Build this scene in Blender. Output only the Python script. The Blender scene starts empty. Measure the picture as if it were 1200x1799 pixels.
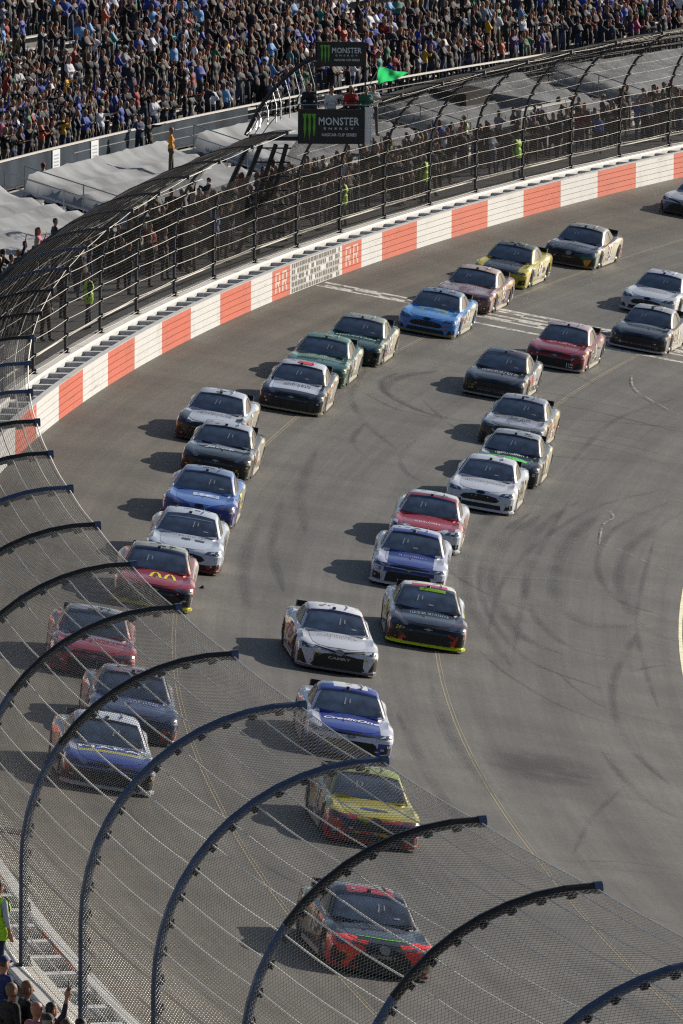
import bpy, bmesh, math, random
import numpy as np
from mathutils import Vector, Matrix
from mathutils.bvhtree import BVHTree

S = bpy.context.scene
COL = S.collection
rnd = random.Random(7)
R_ = math.radians

# ------------------------------------------------------------------ camera, world, sun, exposure
CAM_H, FPX, PITCH, ROLL = 25.515, 15175.7, 6.5274, 0.44889
cam_d = bpy.data.cameras.new('camera')
cam = bpy.data.objects.new('camera', cam_d)
COL.objects.link(cam)
cam_d.sensor_fit = 'VERTICAL'
cam_d.sensor_height = 36.0
cam_d.sensor_width = 24.0
cam_d.lens = FPX / 1799.0 * 36.0
cam_d.clip_start = 1.0
cam_d.clip_end = 6000
_t, _r = R_(PITCH), R_(ROLL)
FW = Vector((0, math.cos(_t), -math.sin(_t)))
_ri = Vector((1, 0, 0))
_up = _ri.cross(FW)
RI = _ri * math.cos(_r) + _up * math.sin(_r)
UP = _up * math.cos(_r) - _ri * math.sin(_r)
cam.matrix_world = Matrix(((RI.x, UP.x, -FW.x, 0), (RI.y, UP.y, -FW.y, 0), (RI.z, UP.z, -FW.z, CAM_H), (0, 0, 0, 1)))
S.camera = cam

SUN_EL, SUN_AZ = R_(22), R_(41)          # azimuth measured from +X towards +Y
sdir = Vector((math.cos(SUN_EL) * math.cos(SUN_AZ), math.cos(SUN_EL) * math.sin(SUN_AZ), math.sin(SUN_EL)))
W = bpy.data.worlds.new('World')
S.world = W
W.use_nodes = True
wn = W.node_tree
bg = wn.nodes['Background']
sky = wn.nodes.new('ShaderNodeTexSky')
sky.sky_type = 'NISHITA'
sky.sun_disc = False
sky.sun_elevation = SUN_EL
sky.sun_rotation = math.pi / 2 - SUN_AZ
sky.air_density = 1.0
sky.dust_density = 1.2
wn.links.new(sky.outputs[0], bg.inputs[0])
bg.inputs[1].default_value = 0.058
sl = bpy.data.lights.new('sun', 'SUN')
sl.energy = 5.0
sl.angle = R_(0.5)
sl.color = (1.0, 0.905, 0.77)
so = bpy.data.objects.new('sun', sl)
so.rotation_euler = sdir.to_track_quat('Z', 'Y').to_euler()
COL.objects.link(so)
S.view_settings.view_transform = 'Standard'
S.view_settings.look = 'None'
S.view_settings.exposure = 0.45
S.view_settings.gamma = 1.0
S.cycles.use_denoising = False          # keep the fine wire mesh crisp
S.cycles.filter_width = 1.25
S.cycles.max_bounces = 6
S.cycles.transparent_max_bounces = 40
S.cycles.sample_clamp_indirect = 3.0

# ------------------------------------------------------------------ the oval: one curve everything follows
CX, CY, RR, BANK = 339.1815, 211.2502, 348.9633, math.tan(R_(9.0815))
C2, C3 = 14.129, 17.97
TRACK_W = 18.48


def WR(a):
    x = np.clip(a - 0.1, -0.62, 0.75)
    return RR + C2 * x * x + C3 * x * x * x


def P(a, o, z=0.0):
    """a: angle round the oval, o: metres outside the barrier face, z: height over the barrier foot"""
    r = float(WR(a)) + o
    return Vector((CX - r * math.cos(a), CY + r * math.sin(a), z))


def PT(a, o, dz=0.0):
    return P(a, o, BANK * min(o, 0.0) + dz)


def PN(a, o, z):
    """vectorised P"""
    a, o, z = np.broadcast_arrays(np.asarray(a, float), np.asarray(o, float), np.asarray(z, float))
    r = WR(a) + o
    return np.stack([CX - r * np.cos(a), CY + r * np.sin(a), z], -1)


def ao(q):
    a = math.atan2(q.y - CY, -(q.x - CX))
    return a, math.hypot(q.x - CX, q.y - CY) - float(WR(a))


def on_track(px, py, dz=0.0):
    d = FW + RI * ((px - 600) / FPX) - UP * ((py - 899.5) / FPX)
    t = CAM_H / -d.z
    for _ in range(14):
        q = d * t
        a, o = ao(q)
        t = (CAM_H - (BANK * min(o, 0) + dz)) / -d.z
    q = d * t
    q.z += CAM_H
    return q


def at_z(px, py, z):
    d = FW + RI * ((px - 600) / FPX) - UP * ((py - 899.5) / FPX)
    q = d * ((CAM_H - z) / -d.z)
    q.z += CAM_H
    return q


def proj(q):
    v = q - Vector((0, 0, CAM_H))
    z = v.dot(FW)
    return 600 + FPX * v.dot(RI) / z, 899.5 - FPX * v.dot(UP) / z, z


# ------------------------------------------------------------------ materials
def lin(h):
    h = h.lstrip('#')
    c = [int(h[i:i + 2], 16) / 255 for i in (0, 2, 4)]
    return tuple((x / 12.92 if x <= .04045 else ((x + .055) / 1.055) ** 2.4) for x in c) + (1,)


def mat(name, color=(.5, .5, .5, 1), rough=.6, metal=0.0, noise=None, coat=0.0, spec=.5, bump=None):
    m = bpy.data.materials.new(name)
    m.use_nodes = True
    nt = m.node_tree
    b = nt.nodes['Principled BSDF']
    if isinstance(color, str):
        color = lin(color)
    b.inputs['Base Color'].default_value = color
    b.inputs['Roughness'].default_value = rough
    b.inputs['Metallic'].default_value = metal
    b.inputs['Coat Weight'].default_value = coat
    b.inputs['Specular IOR Level'].default_value = spec
    if noise:
        sc, amt = noise
        tc = nt.nodes.new('ShaderNodeTexCoord')
        n = nt.nodes.new('ShaderNodeTexNoise')
        n.inputs['Scale'].default_value = sc
        n.inputs['Detail'].default_value = 6
        nt.links.new(tc.outputs['Object'], n.inputs['Vector'])
        mr = nt.nodes.new('ShaderNodeMapRange')
        mr.inputs[1].default_value = .3
        mr.inputs[2].default_value = .7
        mr.inputs[3].default_value = 1 - amt
        mr.inputs[4].default_value = 1 + amt
        nt.links.new(n.outputs[0], mr.inputs[0])
        mx = nt.nodes.new('ShaderNodeVectorMath')
        mx.operation = 'SCALE'
        mx.inputs[0].default_value = color[:3]
        nt.links.new(mr.outputs[0], mx.inputs['Scale'])
        nt.links.new(mx.outputs[0], b.inputs['Base Color'])
        if bump:
            bp = nt.nodes.new('ShaderNodeBump')
            bp.inputs['Strength'].default_value = bump
            nt.links.new(n.outputs[0], bp.inputs['Height'])
            nt.links.new(bp.outputs[0], b.inputs['Normal'])
    return m


class NB:
    """tiny node helper"""
    def __init__(s, m):
        s.nt = m.node_tree
        s.n = s.nt.nodes

    def val(s, x, sock):
        if hasattr(x, 'links') or hasattr(x, 'is_linked'):
            s.nt.links.new(x, sock)
        else:
            sock.default_value = x

    def math(s, op, a, b=0.0, c=None):
        q = s.n.new('ShaderNodeMath')
        q.operation = op
        s.val(a, q.inputs[0])
        s.val(b, q.inputs[1])
        if c is not None:
            s.val(c, q.inputs[2])
        return q.outputs[0]

    def mix(s, f, a, b):
        q = s.n.new('ShaderNodeMix')
        q.data_type = 'RGBA'
        s.val(f, q.inputs[0])
        s.val(a, q.inputs[6])
        s.val(b, q.inputs[7])
        return q.outputs[2]

    def noise(s, vec, scale, detail=5, rough=.55, dist=0.0):
        q = s.n.new('ShaderNodeTexNoise')
        q.inputs['Scale'].default_value = scale
        q.inputs['Detail'].default_value = detail
        q.inputs['Roughness'].default_value = rough
        q.inputs['Distortion'].default_value = dist
        s.nt.links.new(vec, q.inputs['Vector'])
        return q.outputs[0]

    def ramp(s, v, lo, hi, a=0.0, b=1.0, smooth=True):
        q = s.n.new('ShaderNodeMapRange')
        q.interpolation_type = 'SMOOTHSTEP' if smooth else 'LINEAR'
        s.val(v, q.inputs[0])
        for i, x in enumerate((lo, hi, a, b)):
            q.inputs[i + 1].default_value = x
        return q.outputs[0]

    def comb(s, x, y, z):
        q = s.n.new('ShaderNodeCombineXYZ')
        s.val(x, q.inputs[0])
        s.val(y, q.inputs[1])
        s.val(z, q.inputs[2])
        return q.outputs[0]

    def scale(s, v, k):
        q = s.n.new('ShaderNodeVectorMath')
        q.operation = 'SCALE'
        s.val(v, q.inputs[0])
        s.val(k, q.inputs['Scale'])
        return q.outputs[0]


def asphalt_mat(name, base, grooves=True):
    m = bpy.data.materials.new(name)
    m.use_nodes = True
    b = m.node_tree.nodes['Principled BSDF']
    nb = NB(m)
    tc = nb.n.new('ShaderNodeTexCoord')
    sp = nb.n.new('ShaderNodeSeparateXYZ')
    nb.nt.links.new(tc.outputs['Object'], sp.inputs[0])
    dx = nb.math('SUBTRACT', sp.outputs[0], CX)
    dy = nb.math('SUBTRACT', sp.outputs[1], CY)
    r = nb.math('SQRT', nb.math('ADD', nb.math('MULTIPLY', dx, dx), nb.math('MULTIPLY', dy, dy)))
    u = nb.math('SUBTRACT', RR, r)                       # metres inside the barrier
    ang = nb.math('ARCTAN2', dy, nb.math('MULTIPLY', dx, -1.0))
    v = nb.math('MULTIPLY', ang, RR)
    grain = nb.noise(tc.outputs['Object'], 9.0, 8, .75)
    patch = nb.noise(tc.outputs['Object'], .35, 5, .6)
    streak = nb.noise(nb.comb(nb.math('MULTIPLY', u, 1.3), nb.math('MULTIPLY', v, .02), 0.0), 1.0, 6, .65)
    fine = nb.noise(nb.comb(nb.math('MULTIPLY', u, 9.0), nb.math('MULTIPLY', v, .12), 3.0), 1.0, 4, .6)
    f = nb.ramp(grain, .3, .7, .80, 1.20)
    f = nb.math('MULTIPLY', f, nb.ramp(patch, .3, .7, .82, 1.18))
    if grooves:
        f = nb.math('MULTIPLY', f, nb.ramp(streak, .3, .7, .76, 1.18))
        f = nb.math('MULTIPLY', f, nb.ramp(fine, .3, .7, .93, 1.06))
        g1 = nb.math('MULTIPLY', nb.ramp(u, .2, 2.0, 1.0, 0.0), .28)      # rubber and dirt marbles under the barrier
        g2 = nb.math('SUBTRACT', 1.0, g1)
        wob = nb.math('MULTIPLY', nb.math('SUBTRACT', nb.noise(nb.comb(0.0, nb.math('MULTIPLY', v, .03), 7.0), 1.0, 2), .5), 3.0)
        for uc, wd, dk in ((3.6, 1.5, .10), (8.4, 1.7, .13), (14.6, 2.0, .15)):      # rubbered-in lanes
            dd = nb.math('ABSOLUTE', nb.math('SUBTRACT', nb.math('ADD', u, wob), uc))
            g2 = nb.math('MULTIPLY', g2, nb.math('SUBTRACT', 1.0, nb.math('MULTIPLY', nb.ramp(dd, 0, wd, 1, 0), dk)))
        f = nb.math('MULTIPLY', f, g2)
    warm = nb.ramp(u, .5, 9.0, 0.0, 1.0)
    colr = nb.mix(warm, (base[0] * .98, base[1] * .90, base[2] * .76, 1), base)
    nb.nt.links.new(nb.scale(colr, f), b.inputs['Base Color'])
    b.inputs['Roughness'].default_value = .62
    b.inputs['Specular IOR Level'].default_value = .35
    bp = nb.n.new('ShaderNodeBump')
    bp.inputs['Strength'].default_value = .35
    bp.inputs['Distance'].default_value = .02
    nb.nt.links.new(grain, bp.inputs['Height'])
    nb.nt.links.new(bp.outputs[0], b.inputs['Normal'])
    return m


def worn_paint(name, color, wear=.45, scale=3.0, top=1.0):
    """thin road paint, worn through in patches (alpha = the wear)"""
    m = mat(name, color, .6)
    b = m.node_tree.nodes['Principled BSDF']
    nb = NB(m)
    tc = nb.n.new('ShaderNodeTexCoord')
    n = nb.noise(tc.outputs['Object'], scale, 8, .75)
    nb.nt.links.new(nb.ramp(n, wear - .07, wear + .07, 0, top), b.inputs['Alpha'])
    return m


# ------------------------------------------------------------------ object helpers
def tag(o, label=None, cat=None, group=None, kind=None):
    if label and len(label.split()) > 16:
        print('LONG', label)
    if label:
        o['label'] = label
    if cat:
        o['category'] = cat
    if group:
        o['group'] = group
    if kind:
        o['kind'] = kind
    return o


def empty(name, loc=(0, 0, 0), rot=None, parent=None):
    o = bpy.data.objects.new(name, None)
    o.empty_display_size = .3
    COL.objects.link(o)
    o.location = loc
    if rot is not None:
        o.rotation_euler = rot
    if parent:
        o.parent = parent
    return o


def link(name, me, parent=None, mats=None):
    o = bpy.data.objects.new(name, me)
    COL.objects.link(o)
    if parent:
        o.parent = parent
    if mats:
        if not me.materials:
            for _ in mats:
                me.materials.append(mats[0])
        for i, m in enumerate(mats):
            o.material_slots[i].link = 'OBJECT'
            o.material_slots[i].material = m
    return o


class MB:
    def __init__(s):
        s.v, s.f, s.mi = [], [], []

    def add(s, vs, fs, mi=0):
        k = len(s.v)
        s.v += [tuple(x) for x in vs]
        s.f += [tuple(i + k for i in f) for f in fs]
        s.mi += [mi] * len(fs)

    def box(s, c, x, y, z, mi=0):
        """centre c and the three half-extent vectors"""
        c, x, y, z = Vector(c), Vector(x), Vector(y), Vector(z)
        vs = [c + x * i + y * j + z * k for i in (-1, 1) for j in (-1, 1) for k in (-1, 1)]
        fs = [(0, 1, 3, 2), (4, 6, 7, 5), (0, 4, 5, 1), (2, 3, 7, 6), (0, 2, 6, 4), (1, 5, 7, 3)]
        s.add(vs, fs, mi)

    def tube(s, pts, rad, n=8, mi=0, caps=True):
        pts = [Vector(p) for p in pts]
        if not hasattr(rad, '__len__'):
            rad = [rad] * len(pts)
        vs = []
        prev = None
        for i, p in enumerate(pts):
            t = (pts[min(i + 1, len(pts) - 1)] - pts[max(i - 1, 0)]).normalized()
            if prev is None:
                ref = Vector((0, 0, 1)) if abs(t.z) < .9 else Vector((1, 0, 0))
                A = t.cross(ref).normalized()
            else:
                A = (prev - t * prev.dot(t)).normalized()
            prev = A
            B = t.cross(A)
            for k in range(n):
                th = 2 * math.pi * k / n
                vs.append(p + (A * math.cos(th) + B * math.sin(th)) * rad[i])
        fs = []
        for i in range(len(pts) - 1):
            for k in range(n):
                k2 = (k + 1) % n
                fs.append((i * n + k, i * n + k2, (i + 1) * n + k2, (i + 1) * n + k))
        if caps:
            fs.append(tuple(range(n))[::-1])
            fs.append(tuple((len(pts) - 1) * n + k for k in range(n)))
        s.add(vs, fs, mi)

    def strip(s, A, B, mi=0):
        vs = list(A) + list(B)
        n = len(A)
        s.add(vs, [(i, i + 1, n + i + 1, n + i) for i in range(n - 1)], mi)

    def sweep(s, prof, arcs, mi=0, cap=True, zoff=0.0):
        """closed or open (o,z) profile carried round the oval"""
        n = len(prof)
        vs = [P(a, o, z + zoff) for a in arcs for (o, z) in prof]
        fs = []
        for i in range(len(arcs) - 1):
            for k in range(n if cap else n - 1):
                k2 = (k + 1) % n
                fs.append((i * n + k, (i + 1) * n + k, (i + 1) * n + k2, i * n + k2))
        if cap:
            fs.append(tuple(range(n)))
            fs.append(tuple((len(arcs) - 1) * n + k for k in range(n))[::-1])
        s.add(vs, fs, mi)

    def mesh(s, name, mats=None, smooth=False):
        me = bpy.data.meshes.new(name)
        me.from_pydata(s.v, [], s.f)
        me.polygons.foreach_set('material_index', s.mi)
        if smooth:
            me.polygons.foreach_set('use_smooth', [True] * len(s.f))
        for m in (mats or []):
            me.materials.append(m)
        me.validate()
        me.update()
        return me

    def build(s, name, mats, parent=None, smooth=False):
        return link(name, s.mesh(name, mats if isinstance(mats, (list, tuple)) else [mats], smooth), parent)


def np_mesh(name, V, Q, m, smooth=False):
    me = bpy.data.meshes.new(name)
    V = V.reshape(-1, 3).astype(np.float32)
    Q = Q.reshape(-1, 4).astype(np.int32)
    me.vertices.add(len(V))
    me.vertices.foreach_set('co', V.ravel())
    me.loops.add(Q.size)
    me.loops.foreach_set('vertex_index', Q.ravel())
    me.polygons.add(len(Q))
    me.polygons.foreach_set('loop_start', np.arange(0, Q.size, 4, dtype=np.int32))
    me.polygons.foreach_set('loop_total', np.full(len(Q), 4, dtype=np.int32))
    me.update(calc_edges=True)
    me.materials.append(m)
    return me


def tube_grid(Pt, A, B, r, n=3):
    """N wires of M points: Pt[N,M,3] with frame A,B"""
    N, M = Pt.shape[:2]
    th = np.arange(n) * 2 * np.pi / n
    V = Pt[:, :, None, :] + r * (np.cos(th)[None, None, :, None] * A[:, :, None, :] + np.sin(th)[None, None, :, None] * B[:, :, None, :])
    idx = np.arange(N * M * n).reshape(N, M, n)
    q = []
    for k in range(n):
        k2 = (k + 1) % n
        q.append(np.stack([idx[:, :-1, k], idx[:, :-1, k2], idx[:, 1:, k2], idx[:, 1:, k]], -1).reshape(-1, 4))
    return V.reshape(-1, 3), np.concatenate(q)


def text_mesh(body, size=1.0, bold=False, shear=0.0, space=1.0):
    c = bpy.data.curves.new('t', 'FONT')
    c.body = body
    c.size = size
    c.align_x = 'CENTER'
    c.align_y = 'CENTER'
    c.shear = shear
    c.space_character = space
    c.resolution_u = 2
    if bold:
        c.offset = .018 * size
    o = bpy.data.objects.new('t', c)
    COL.objects.link(o)
    dg = bpy.context.evaluated_depsgraph_get()
    me = bpy.data.meshes.new_from_object(o.evaluated_get(dg))
    bpy.data.objects.remove(o)
    bpy.data.curves.remove(c)
    return me


# ------------------------------------------------------------------ ground and track
asph = asphalt_mat('track_asphalt', (.091, .0888, .0850, 1))
concrete = mat('concrete', (.42, .41, .39, 1), .8, noise=(1.2, .18))
conc_dark = mat('walkway_asphalt', (.035, .035, .036, 1), .8, noise=(1.0, .25))
conc_mid = mat('stand_concrete', (.17, .17, .17, 1), .95, noise=(.8, .3), spec=.1)
steel = mat('galvanised_steel', (.42, .43, .45, 1), .45, .6)
dsteel = mat('dark_steel', (.03, .033, .04, 1), .5, .3)
black = mat('black_plastic', (.012, .012, .013, 1), .45)

arcs = [(-.62 + i * .01) for i in range(160)]
mb = MB()
for o0, o1 in ((0.12, 0), (0, -4.5), (-4.5, -9), (-9, -13.5), (-13.5, -TRACK_W)):
    mb.strip([PT(a, o0) for a in arcs], [PT(a, o1) for a in arcs])
mb.strip([PT(a, -TRACK_W) for a in arcs], [P(a, -TRACK_W - 6, BANK * -TRACK_W - .25) for a in arcs])
tag(mb.build('track', asph), kind='structure')
g = MB()
g.add([(-3000, -1500, -3.6), (3000, -1500, -3.6), (3000, 4500, -3.6), (-3000, 4500, -3.6)], [(0, 1, 2, 3)])
tag(g.build('ground', mat('infield_ground', (.11, .115, .085, 1), .9, noise=(.05, .3))), kind='structure')
mb = MB()
mb.strip([PT(a, -TRACK_W + .06, .004) for a in arcs], [PT(a, -TRACK_W - .10, .004) for a in arcs])
tag(mb.build('inner_edge_line', mat('line_paint', (.75, .72, .5, 1), .6, noise=(4, .2))), kind='structure')

seam_m = worn_paint('seam_sealer', (.27, .23, .145, 1), .42, 5.0)
for base_o, sl_ in ((-5.42, -.9), (-11.5, -1.7)):
    mb = MB()
    for w0, w1 in ((0, .03), (.085, .105)):
        A, B = [], []
        for a in arcs:
            o = base_o + sl_ * min(max(.17 - a, 0), .45) * 2.2 * (1 if base_o > -8 else 1)
            o = base_o + (-.6 if base_o > -8 else -1.1) * min(max((.18 - a) / .28, 0), 1)
            A.append(PT(a, o - w0, .004))
            B.append(PT(a, o - w1, .004))
        mb.strip(A, B)
    tag(mb.build('lane_seam', seam_m), kind='structure')

# start / finish line: white bars and two chequer rows
wl = worn_paint('worn_white_paint', (.62, .61, .58, 1), .46, 3.5, .85)
SF = .2225
mb = MB()


def sf_rect(a0, a1, o0, o1):
    k = max(2, int(abs(o1 - o0) / 1.5) + 1)
    A = [PT(a0, o0 + (o1 - o0) * i / k, .004) for i in range(k + 1)]
    B = [PT(a1, o0 + (o1 - o0) * i / k, .004) for i in range(k + 1)]
    mb.strip(A, B)


m_ = 1 / RR
for (s0, s1) in ((0, .42), (1.9, 2.2), (3.1, 3.5)):
    sf_rect(SF + s0 * m_, SF + s1 * m_, -.1 if s0 > 1 else -5.0, -TRACK_W)
sf_rect(SF + 4.9 * m_, SF + 5.4 * m_, -5, -TRACK_W)
for i in range(20):
    o = -.3 - i * .92
    for j in range(2):
        if (i + j) % 2 == 0:
            sf_rect(SF + (2.2 + j * .45) * m_, SF + (2.65 + j * .45) * m_, o, o - .92)
        if i > 5 and (i + j) % 2 == 1:
            sf_rect(SF + (3.9 + j * .4) * m_, SF + (4.3 + j * .4) * m_, o, o - .92)
tag(mb.build('start_finish_line', wl), kind='structure')

# rubber marks left by spinning and braking cars
rub = mat('tyre_rubber', (.05, .05, .05, 1), .55)
nb = NB(rub)
tc = nb.n.new('ShaderNodeTexCoord')
nb.nt.links.new(nb.math('MULTIPLY', nb.ramp(nb.noise(tc.outputs['Object'], .25, 3, .6), .35, .65, .04, .19), nb.ramp(nb.noise(tc.outputs['Object'], 14, 4, .8), .3, .6, .5, 1)), nb.n['Principled BSDF'].inputs['Alpha'])
rub.node_tree.nodes['Principled BSDF'].inputs['Roughness'].default_value = .5
pale = worn_paint('scrape_scuff', (.42, .41, .38, 1), .50, 2.0, .7)


def smooth_path(pts, k=8):
    out = []
    n = len(pts)
    for i in range(n - 1):
        p0, p1, p2, p3 = pts[max(i - 1, 0)], pts[i], pts[i + 1], pts[min(i + 2, n - 1)]
        for j in range(k):
            t = j / k
            out.append(tuple(.5 * (2 * b + (c - a) * t + (2 * a - 5 * b + 4 * c - d) * t * t + (3 * b - a - 3 * c + d) * t ** 3)
                             for a, b, c, d in zip(p0, p1, p2, p3)))
    out.append(tuple(pts[-1]))
    return out


RIB = [0]


def ribbon(mb, pts, w, dz=.006, wk_=.36):
    RIB[0] += 1
    dz += RIB[0] * .0004
    w *= wk_
    q = [on_track(*p) for p in smooth_path(pts)]
    A, B = [], []
    for i, p in enumerate(q):
        t = (q[min(i + 1, len(q) - 1)] - q[max(i - 1, 0)])
        t.z = 0
        t.normalize()
        s = Vector((-t.y, t.x, 0))
        taper = min(1, i / 4 + .15, (len(q) - 1 - i) / 4 + .15)
        for L, sg in ((A, 1), (B, -1)):
            e = p + s * (w * taper * sg * .5)
            a, o = ao(e)
            e.z = BANK * min(o, 0) + dz
            L.append(e)
    mb.strip(A, B)


mb = MB()
for pts, w in [
    ([(770, 652), (715, 660), (680, 675), (682, 692), (740, 722), (835, 745)], .5),
    ([(700, 655), (670, 672), (690, 700), (760, 730), (840, 752)], .3),
    ([(640, 690), (700, 720), (790, 738)], .3),
    ([(950, 688), (1040, 705), (1200, 738)], .35), ([(930, 700), (1040, 722), (1200, 760)], .3),
    ([(975, 735), (1080, 742), (1200, 752)], .25), ([(968, 760), (1080, 778), (1200, 808)], .3), ([(965, 770), (1080, 790), (1200, 826)], .2),
    ([(950, 905), (890, 950), (865, 1010), (875, 1060), (920, 1120), (990, 1150)], .55),
    ([(935, 900), (875, 945), (845, 1010), (860, 1080), (930, 1160), (1060, 1210)], .3),
    ([(1060, 900), (1000, 950), (975, 1010), (985, 1060), (1040, 1100), (1150, 1095)], .55),
    ([(1180, 880), (1080, 930), (1050, 990), (1080, 1050), (1160, 1080)], .3),
    ([(640, 745), (620, 775), (640, 800)], .3), ([(735, 770), (705, 800), (715, 830), (750, 850)], .3),
    ([(840, 1140), (900, 1190), (1010, 1250), (1200, 1310)], .16), ([(1090, 1150), (1140, 1160), (1200, 1165)], .2),
    ([(1110, 1180), (1160, 1170), (1200, 1172)], .16),
    ([(900, 1500), (980, 1512), (1100, 1515), (1200, 1530)], .12), ([(880, 1512), (1000, 1522), (1200, 1538)], .10),
    ([(1100, 1380), (1040, 1440), (1010, 1500)], .2), ([(1000, 880), (930, 1010), (905, 1150)], .3),
    ([(500, 870), (480, 960), (500, 1040)], .4), ([(420, 1480), (500, 1540), (640, 1600)], .16),
    ([(200, 1380), (260, 1460), (340, 1510), (420, 1500)], .14), ([(1150, 950), (1120, 1100), (1160, 1250)], .25),
    ([(870, 700), (990, 742), (1200, 790)], .2),
    ([(900, 880), (845, 930), (820, 1000), (835, 1080), (900, 1170)], .5), ([(1020, 880), (950, 930), (925, 1000), (940, 1080), (1010, 1140), (1110, 1160)], .4),
    ([(1200, 900), (1110, 960), (1090, 1030), (1130, 1100), (1200, 1130)], .45), ([(1170, 860), (1030, 900), (900, 1000), (860, 1110)], .25),
    ([(700, 900), (800, 1010), (960, 1080), (1190, 1110)], .2), ([(650, 640), (620, 690), (640, 740), (700, 790)], .35),
    ([(740, 700), (830, 770), (960, 800), (1200, 815)], .22), ([(1000, 655), (1090, 690), (1200, 712)], .3), ([(1190, 700), (1080, 740), (990, 830)], .3),
    ([(1130, 1100), (1080, 1200), (1100, 1300), (1180, 1380)], .3), ([(980, 1180), (1060, 1240), (1200, 1280)], .15),
    ([(460, 900), (430, 1000), (440, 1080)], .5), ([(760, 1200), (800, 1300), (870, 1400)], .5), ([(700, 1250), (760, 1370), (840, 1480)], .4),
    ([(1000, 1560), (1100, 1600), (1200, 1625)], .2), ([(560, 790), (530, 860), (540, 940)], .45), ([(1060, 1320), (1130, 1400), (1200, 1440)], .3),
]:
    ribbon(mb, pts, w)
    ribbon(mb, pts, w, .0062, .75)
tag(mb.build('tyre_marks', rub), kind='structure')
mb = MB()
for pts, w in [([(1072, 900), (1078, 912), (1060, 925), (1053, 960)], .12), ([(870, 1015), (1000, 1022), (1170, 1040)], .05),
               ([(960, 945), (1060, 958), (1180, 1010)], .06), ([(1110, 660), (1120, 690), (1200, 735)], .14),
               ([(975, 952), (1050, 960)], .05), ([(700, 1010), (860, 1018)], .04), ([(880, 1130), (960, 1150)], .05)]:
    ribbon(mb, pts, w, .012)
tag(mb.build('scuff_marks', pale), kind='structure')
# soft shadow of something overhead, painted onto the asphalt as a dark patch
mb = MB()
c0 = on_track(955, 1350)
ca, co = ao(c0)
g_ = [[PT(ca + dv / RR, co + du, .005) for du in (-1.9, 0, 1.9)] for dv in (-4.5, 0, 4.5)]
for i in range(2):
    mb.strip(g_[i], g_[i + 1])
shade_m = mat('painted_shadow', (.02, .021, .026, 1), .7)
nb = NB(shade_m)
tc = nb.n.new('ShaderNodeTexCoord')
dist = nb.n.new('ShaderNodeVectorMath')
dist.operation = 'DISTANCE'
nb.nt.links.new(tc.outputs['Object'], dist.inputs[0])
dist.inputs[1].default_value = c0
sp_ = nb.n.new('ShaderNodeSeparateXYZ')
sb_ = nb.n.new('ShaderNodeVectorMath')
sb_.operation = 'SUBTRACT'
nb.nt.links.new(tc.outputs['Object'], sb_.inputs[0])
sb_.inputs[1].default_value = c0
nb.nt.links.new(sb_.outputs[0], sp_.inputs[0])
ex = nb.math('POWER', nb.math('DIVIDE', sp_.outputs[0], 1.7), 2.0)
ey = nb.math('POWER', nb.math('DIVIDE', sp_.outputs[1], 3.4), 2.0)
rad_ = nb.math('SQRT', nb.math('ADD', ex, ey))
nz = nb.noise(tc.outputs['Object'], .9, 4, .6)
nb.nt.links.new(nb.math('MULTIPLY', nb.ramp(rad_, .15, 1.0, .62, 0), nb.ramp(nz, .3, .6, .35, 1)), shade_m.node_tree.nodes['Principled BSDF'].inputs['Alpha'])
tag(mb.build('shadow_patch', shade_m), kind='structure')

# ------------------------------------------------------------------ barrier: steel face, foam blocks, concrete wall
PANEL = 5.05 / RR
B0 = -.62
# panel edges measured along the wall; the banner block sits between two red panels with crests
qa = at_z(505, 517, 0)
A_BAN0 = ao(qa)[0]
A_BAN1 = ao(at_z(603, 482, 0))[0]
A_R1 = ao(at_z(667, 457, 0))[0]
A_L1 = ao(at_z(440, 546, 0))[0]
panels = []   # (a0, a1, kind)
a = A_L1
redn = True
while a > B0:
    panels.append((a - PANEL, a, 'red' if redn else 'white'))
    redn = not redn
    a -= PANEL
mid = A_BAN0 - (A_BAN0 - A_L1) * .45
panels += [(A_L1, mid, 'white'), (mid, A_BAN0, 'crest'), (A_BAN0, A_BAN1, 'banner'),
           (A_BAN1, A_BAN1 + (A_R1 - A_BAN1) * .48, 'crest'), (A_BAN1 + (A_R1 - A_BAN1) * .48, A_R1, 'white')]
a = A_R1
redn = True
while a < .75:
    panels.append((a, a + PANEL, 'red' if redn else 'white'))
    redn = not redn
    a += PANEL


def worn_wall(name, c1, c2):
    m = mat(name, c1, .55)
    b = m.node_tree.nodes['Principled BSDF']
    nb = NB(m)
    tc = nb.n.new('ShaderNodeTexCoord')
    n = nb.noise(tc.outputs['Object'], .9, 8, .7)
    n2 = nb.noise(tc.outputs['Object'], 7, 5, .7)
    f = nb.math('MULTIPLY', nb.ramp(n, .45, .75, 0, .7), nb.ramp(n2, .35, .65, .3, 1))
    cc = nb.mix(f, c1, c2)
    sp = nb.n.new('ShaderNodeSeparateXYZ')
    nb.nt.links.new(tc.outputs['Object'], sp.inputs[0])
    lv = nb.comb(nb.math('MULTIPLY', sp.outputs[0], .25), nb.math('MULTIPLY', sp.outputs[1], .25), nb.math('MULTIPLY', sp.outputs[2], 9.0))
    sc = nb.noise(lv, 1.3, 5, .6)
    nb.nt.links.new(nb.mix(nb.ramp(sc, .60, .72, 0, .55), cc, (.06, .055, .05, 1)), b.inputs['Base Color'])
    return m


red_w = worn_wall('barrier_red', lin('#b84a2e'), lin('#8c4030'))
white_w = worn_wall('barrier_white', (.54, .55, .56, 1), (.36, .35, .33, 1))
crest_w = mat('crest_white', (.50, .40, .36, 1), .6, noise=(3, .2))
bar = empty('safety_barrier', P(.2, 0, 0))
tag(bar, 'red and white steel and foam crash barrier curving along the outside of the track', 'barrier')


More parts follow.
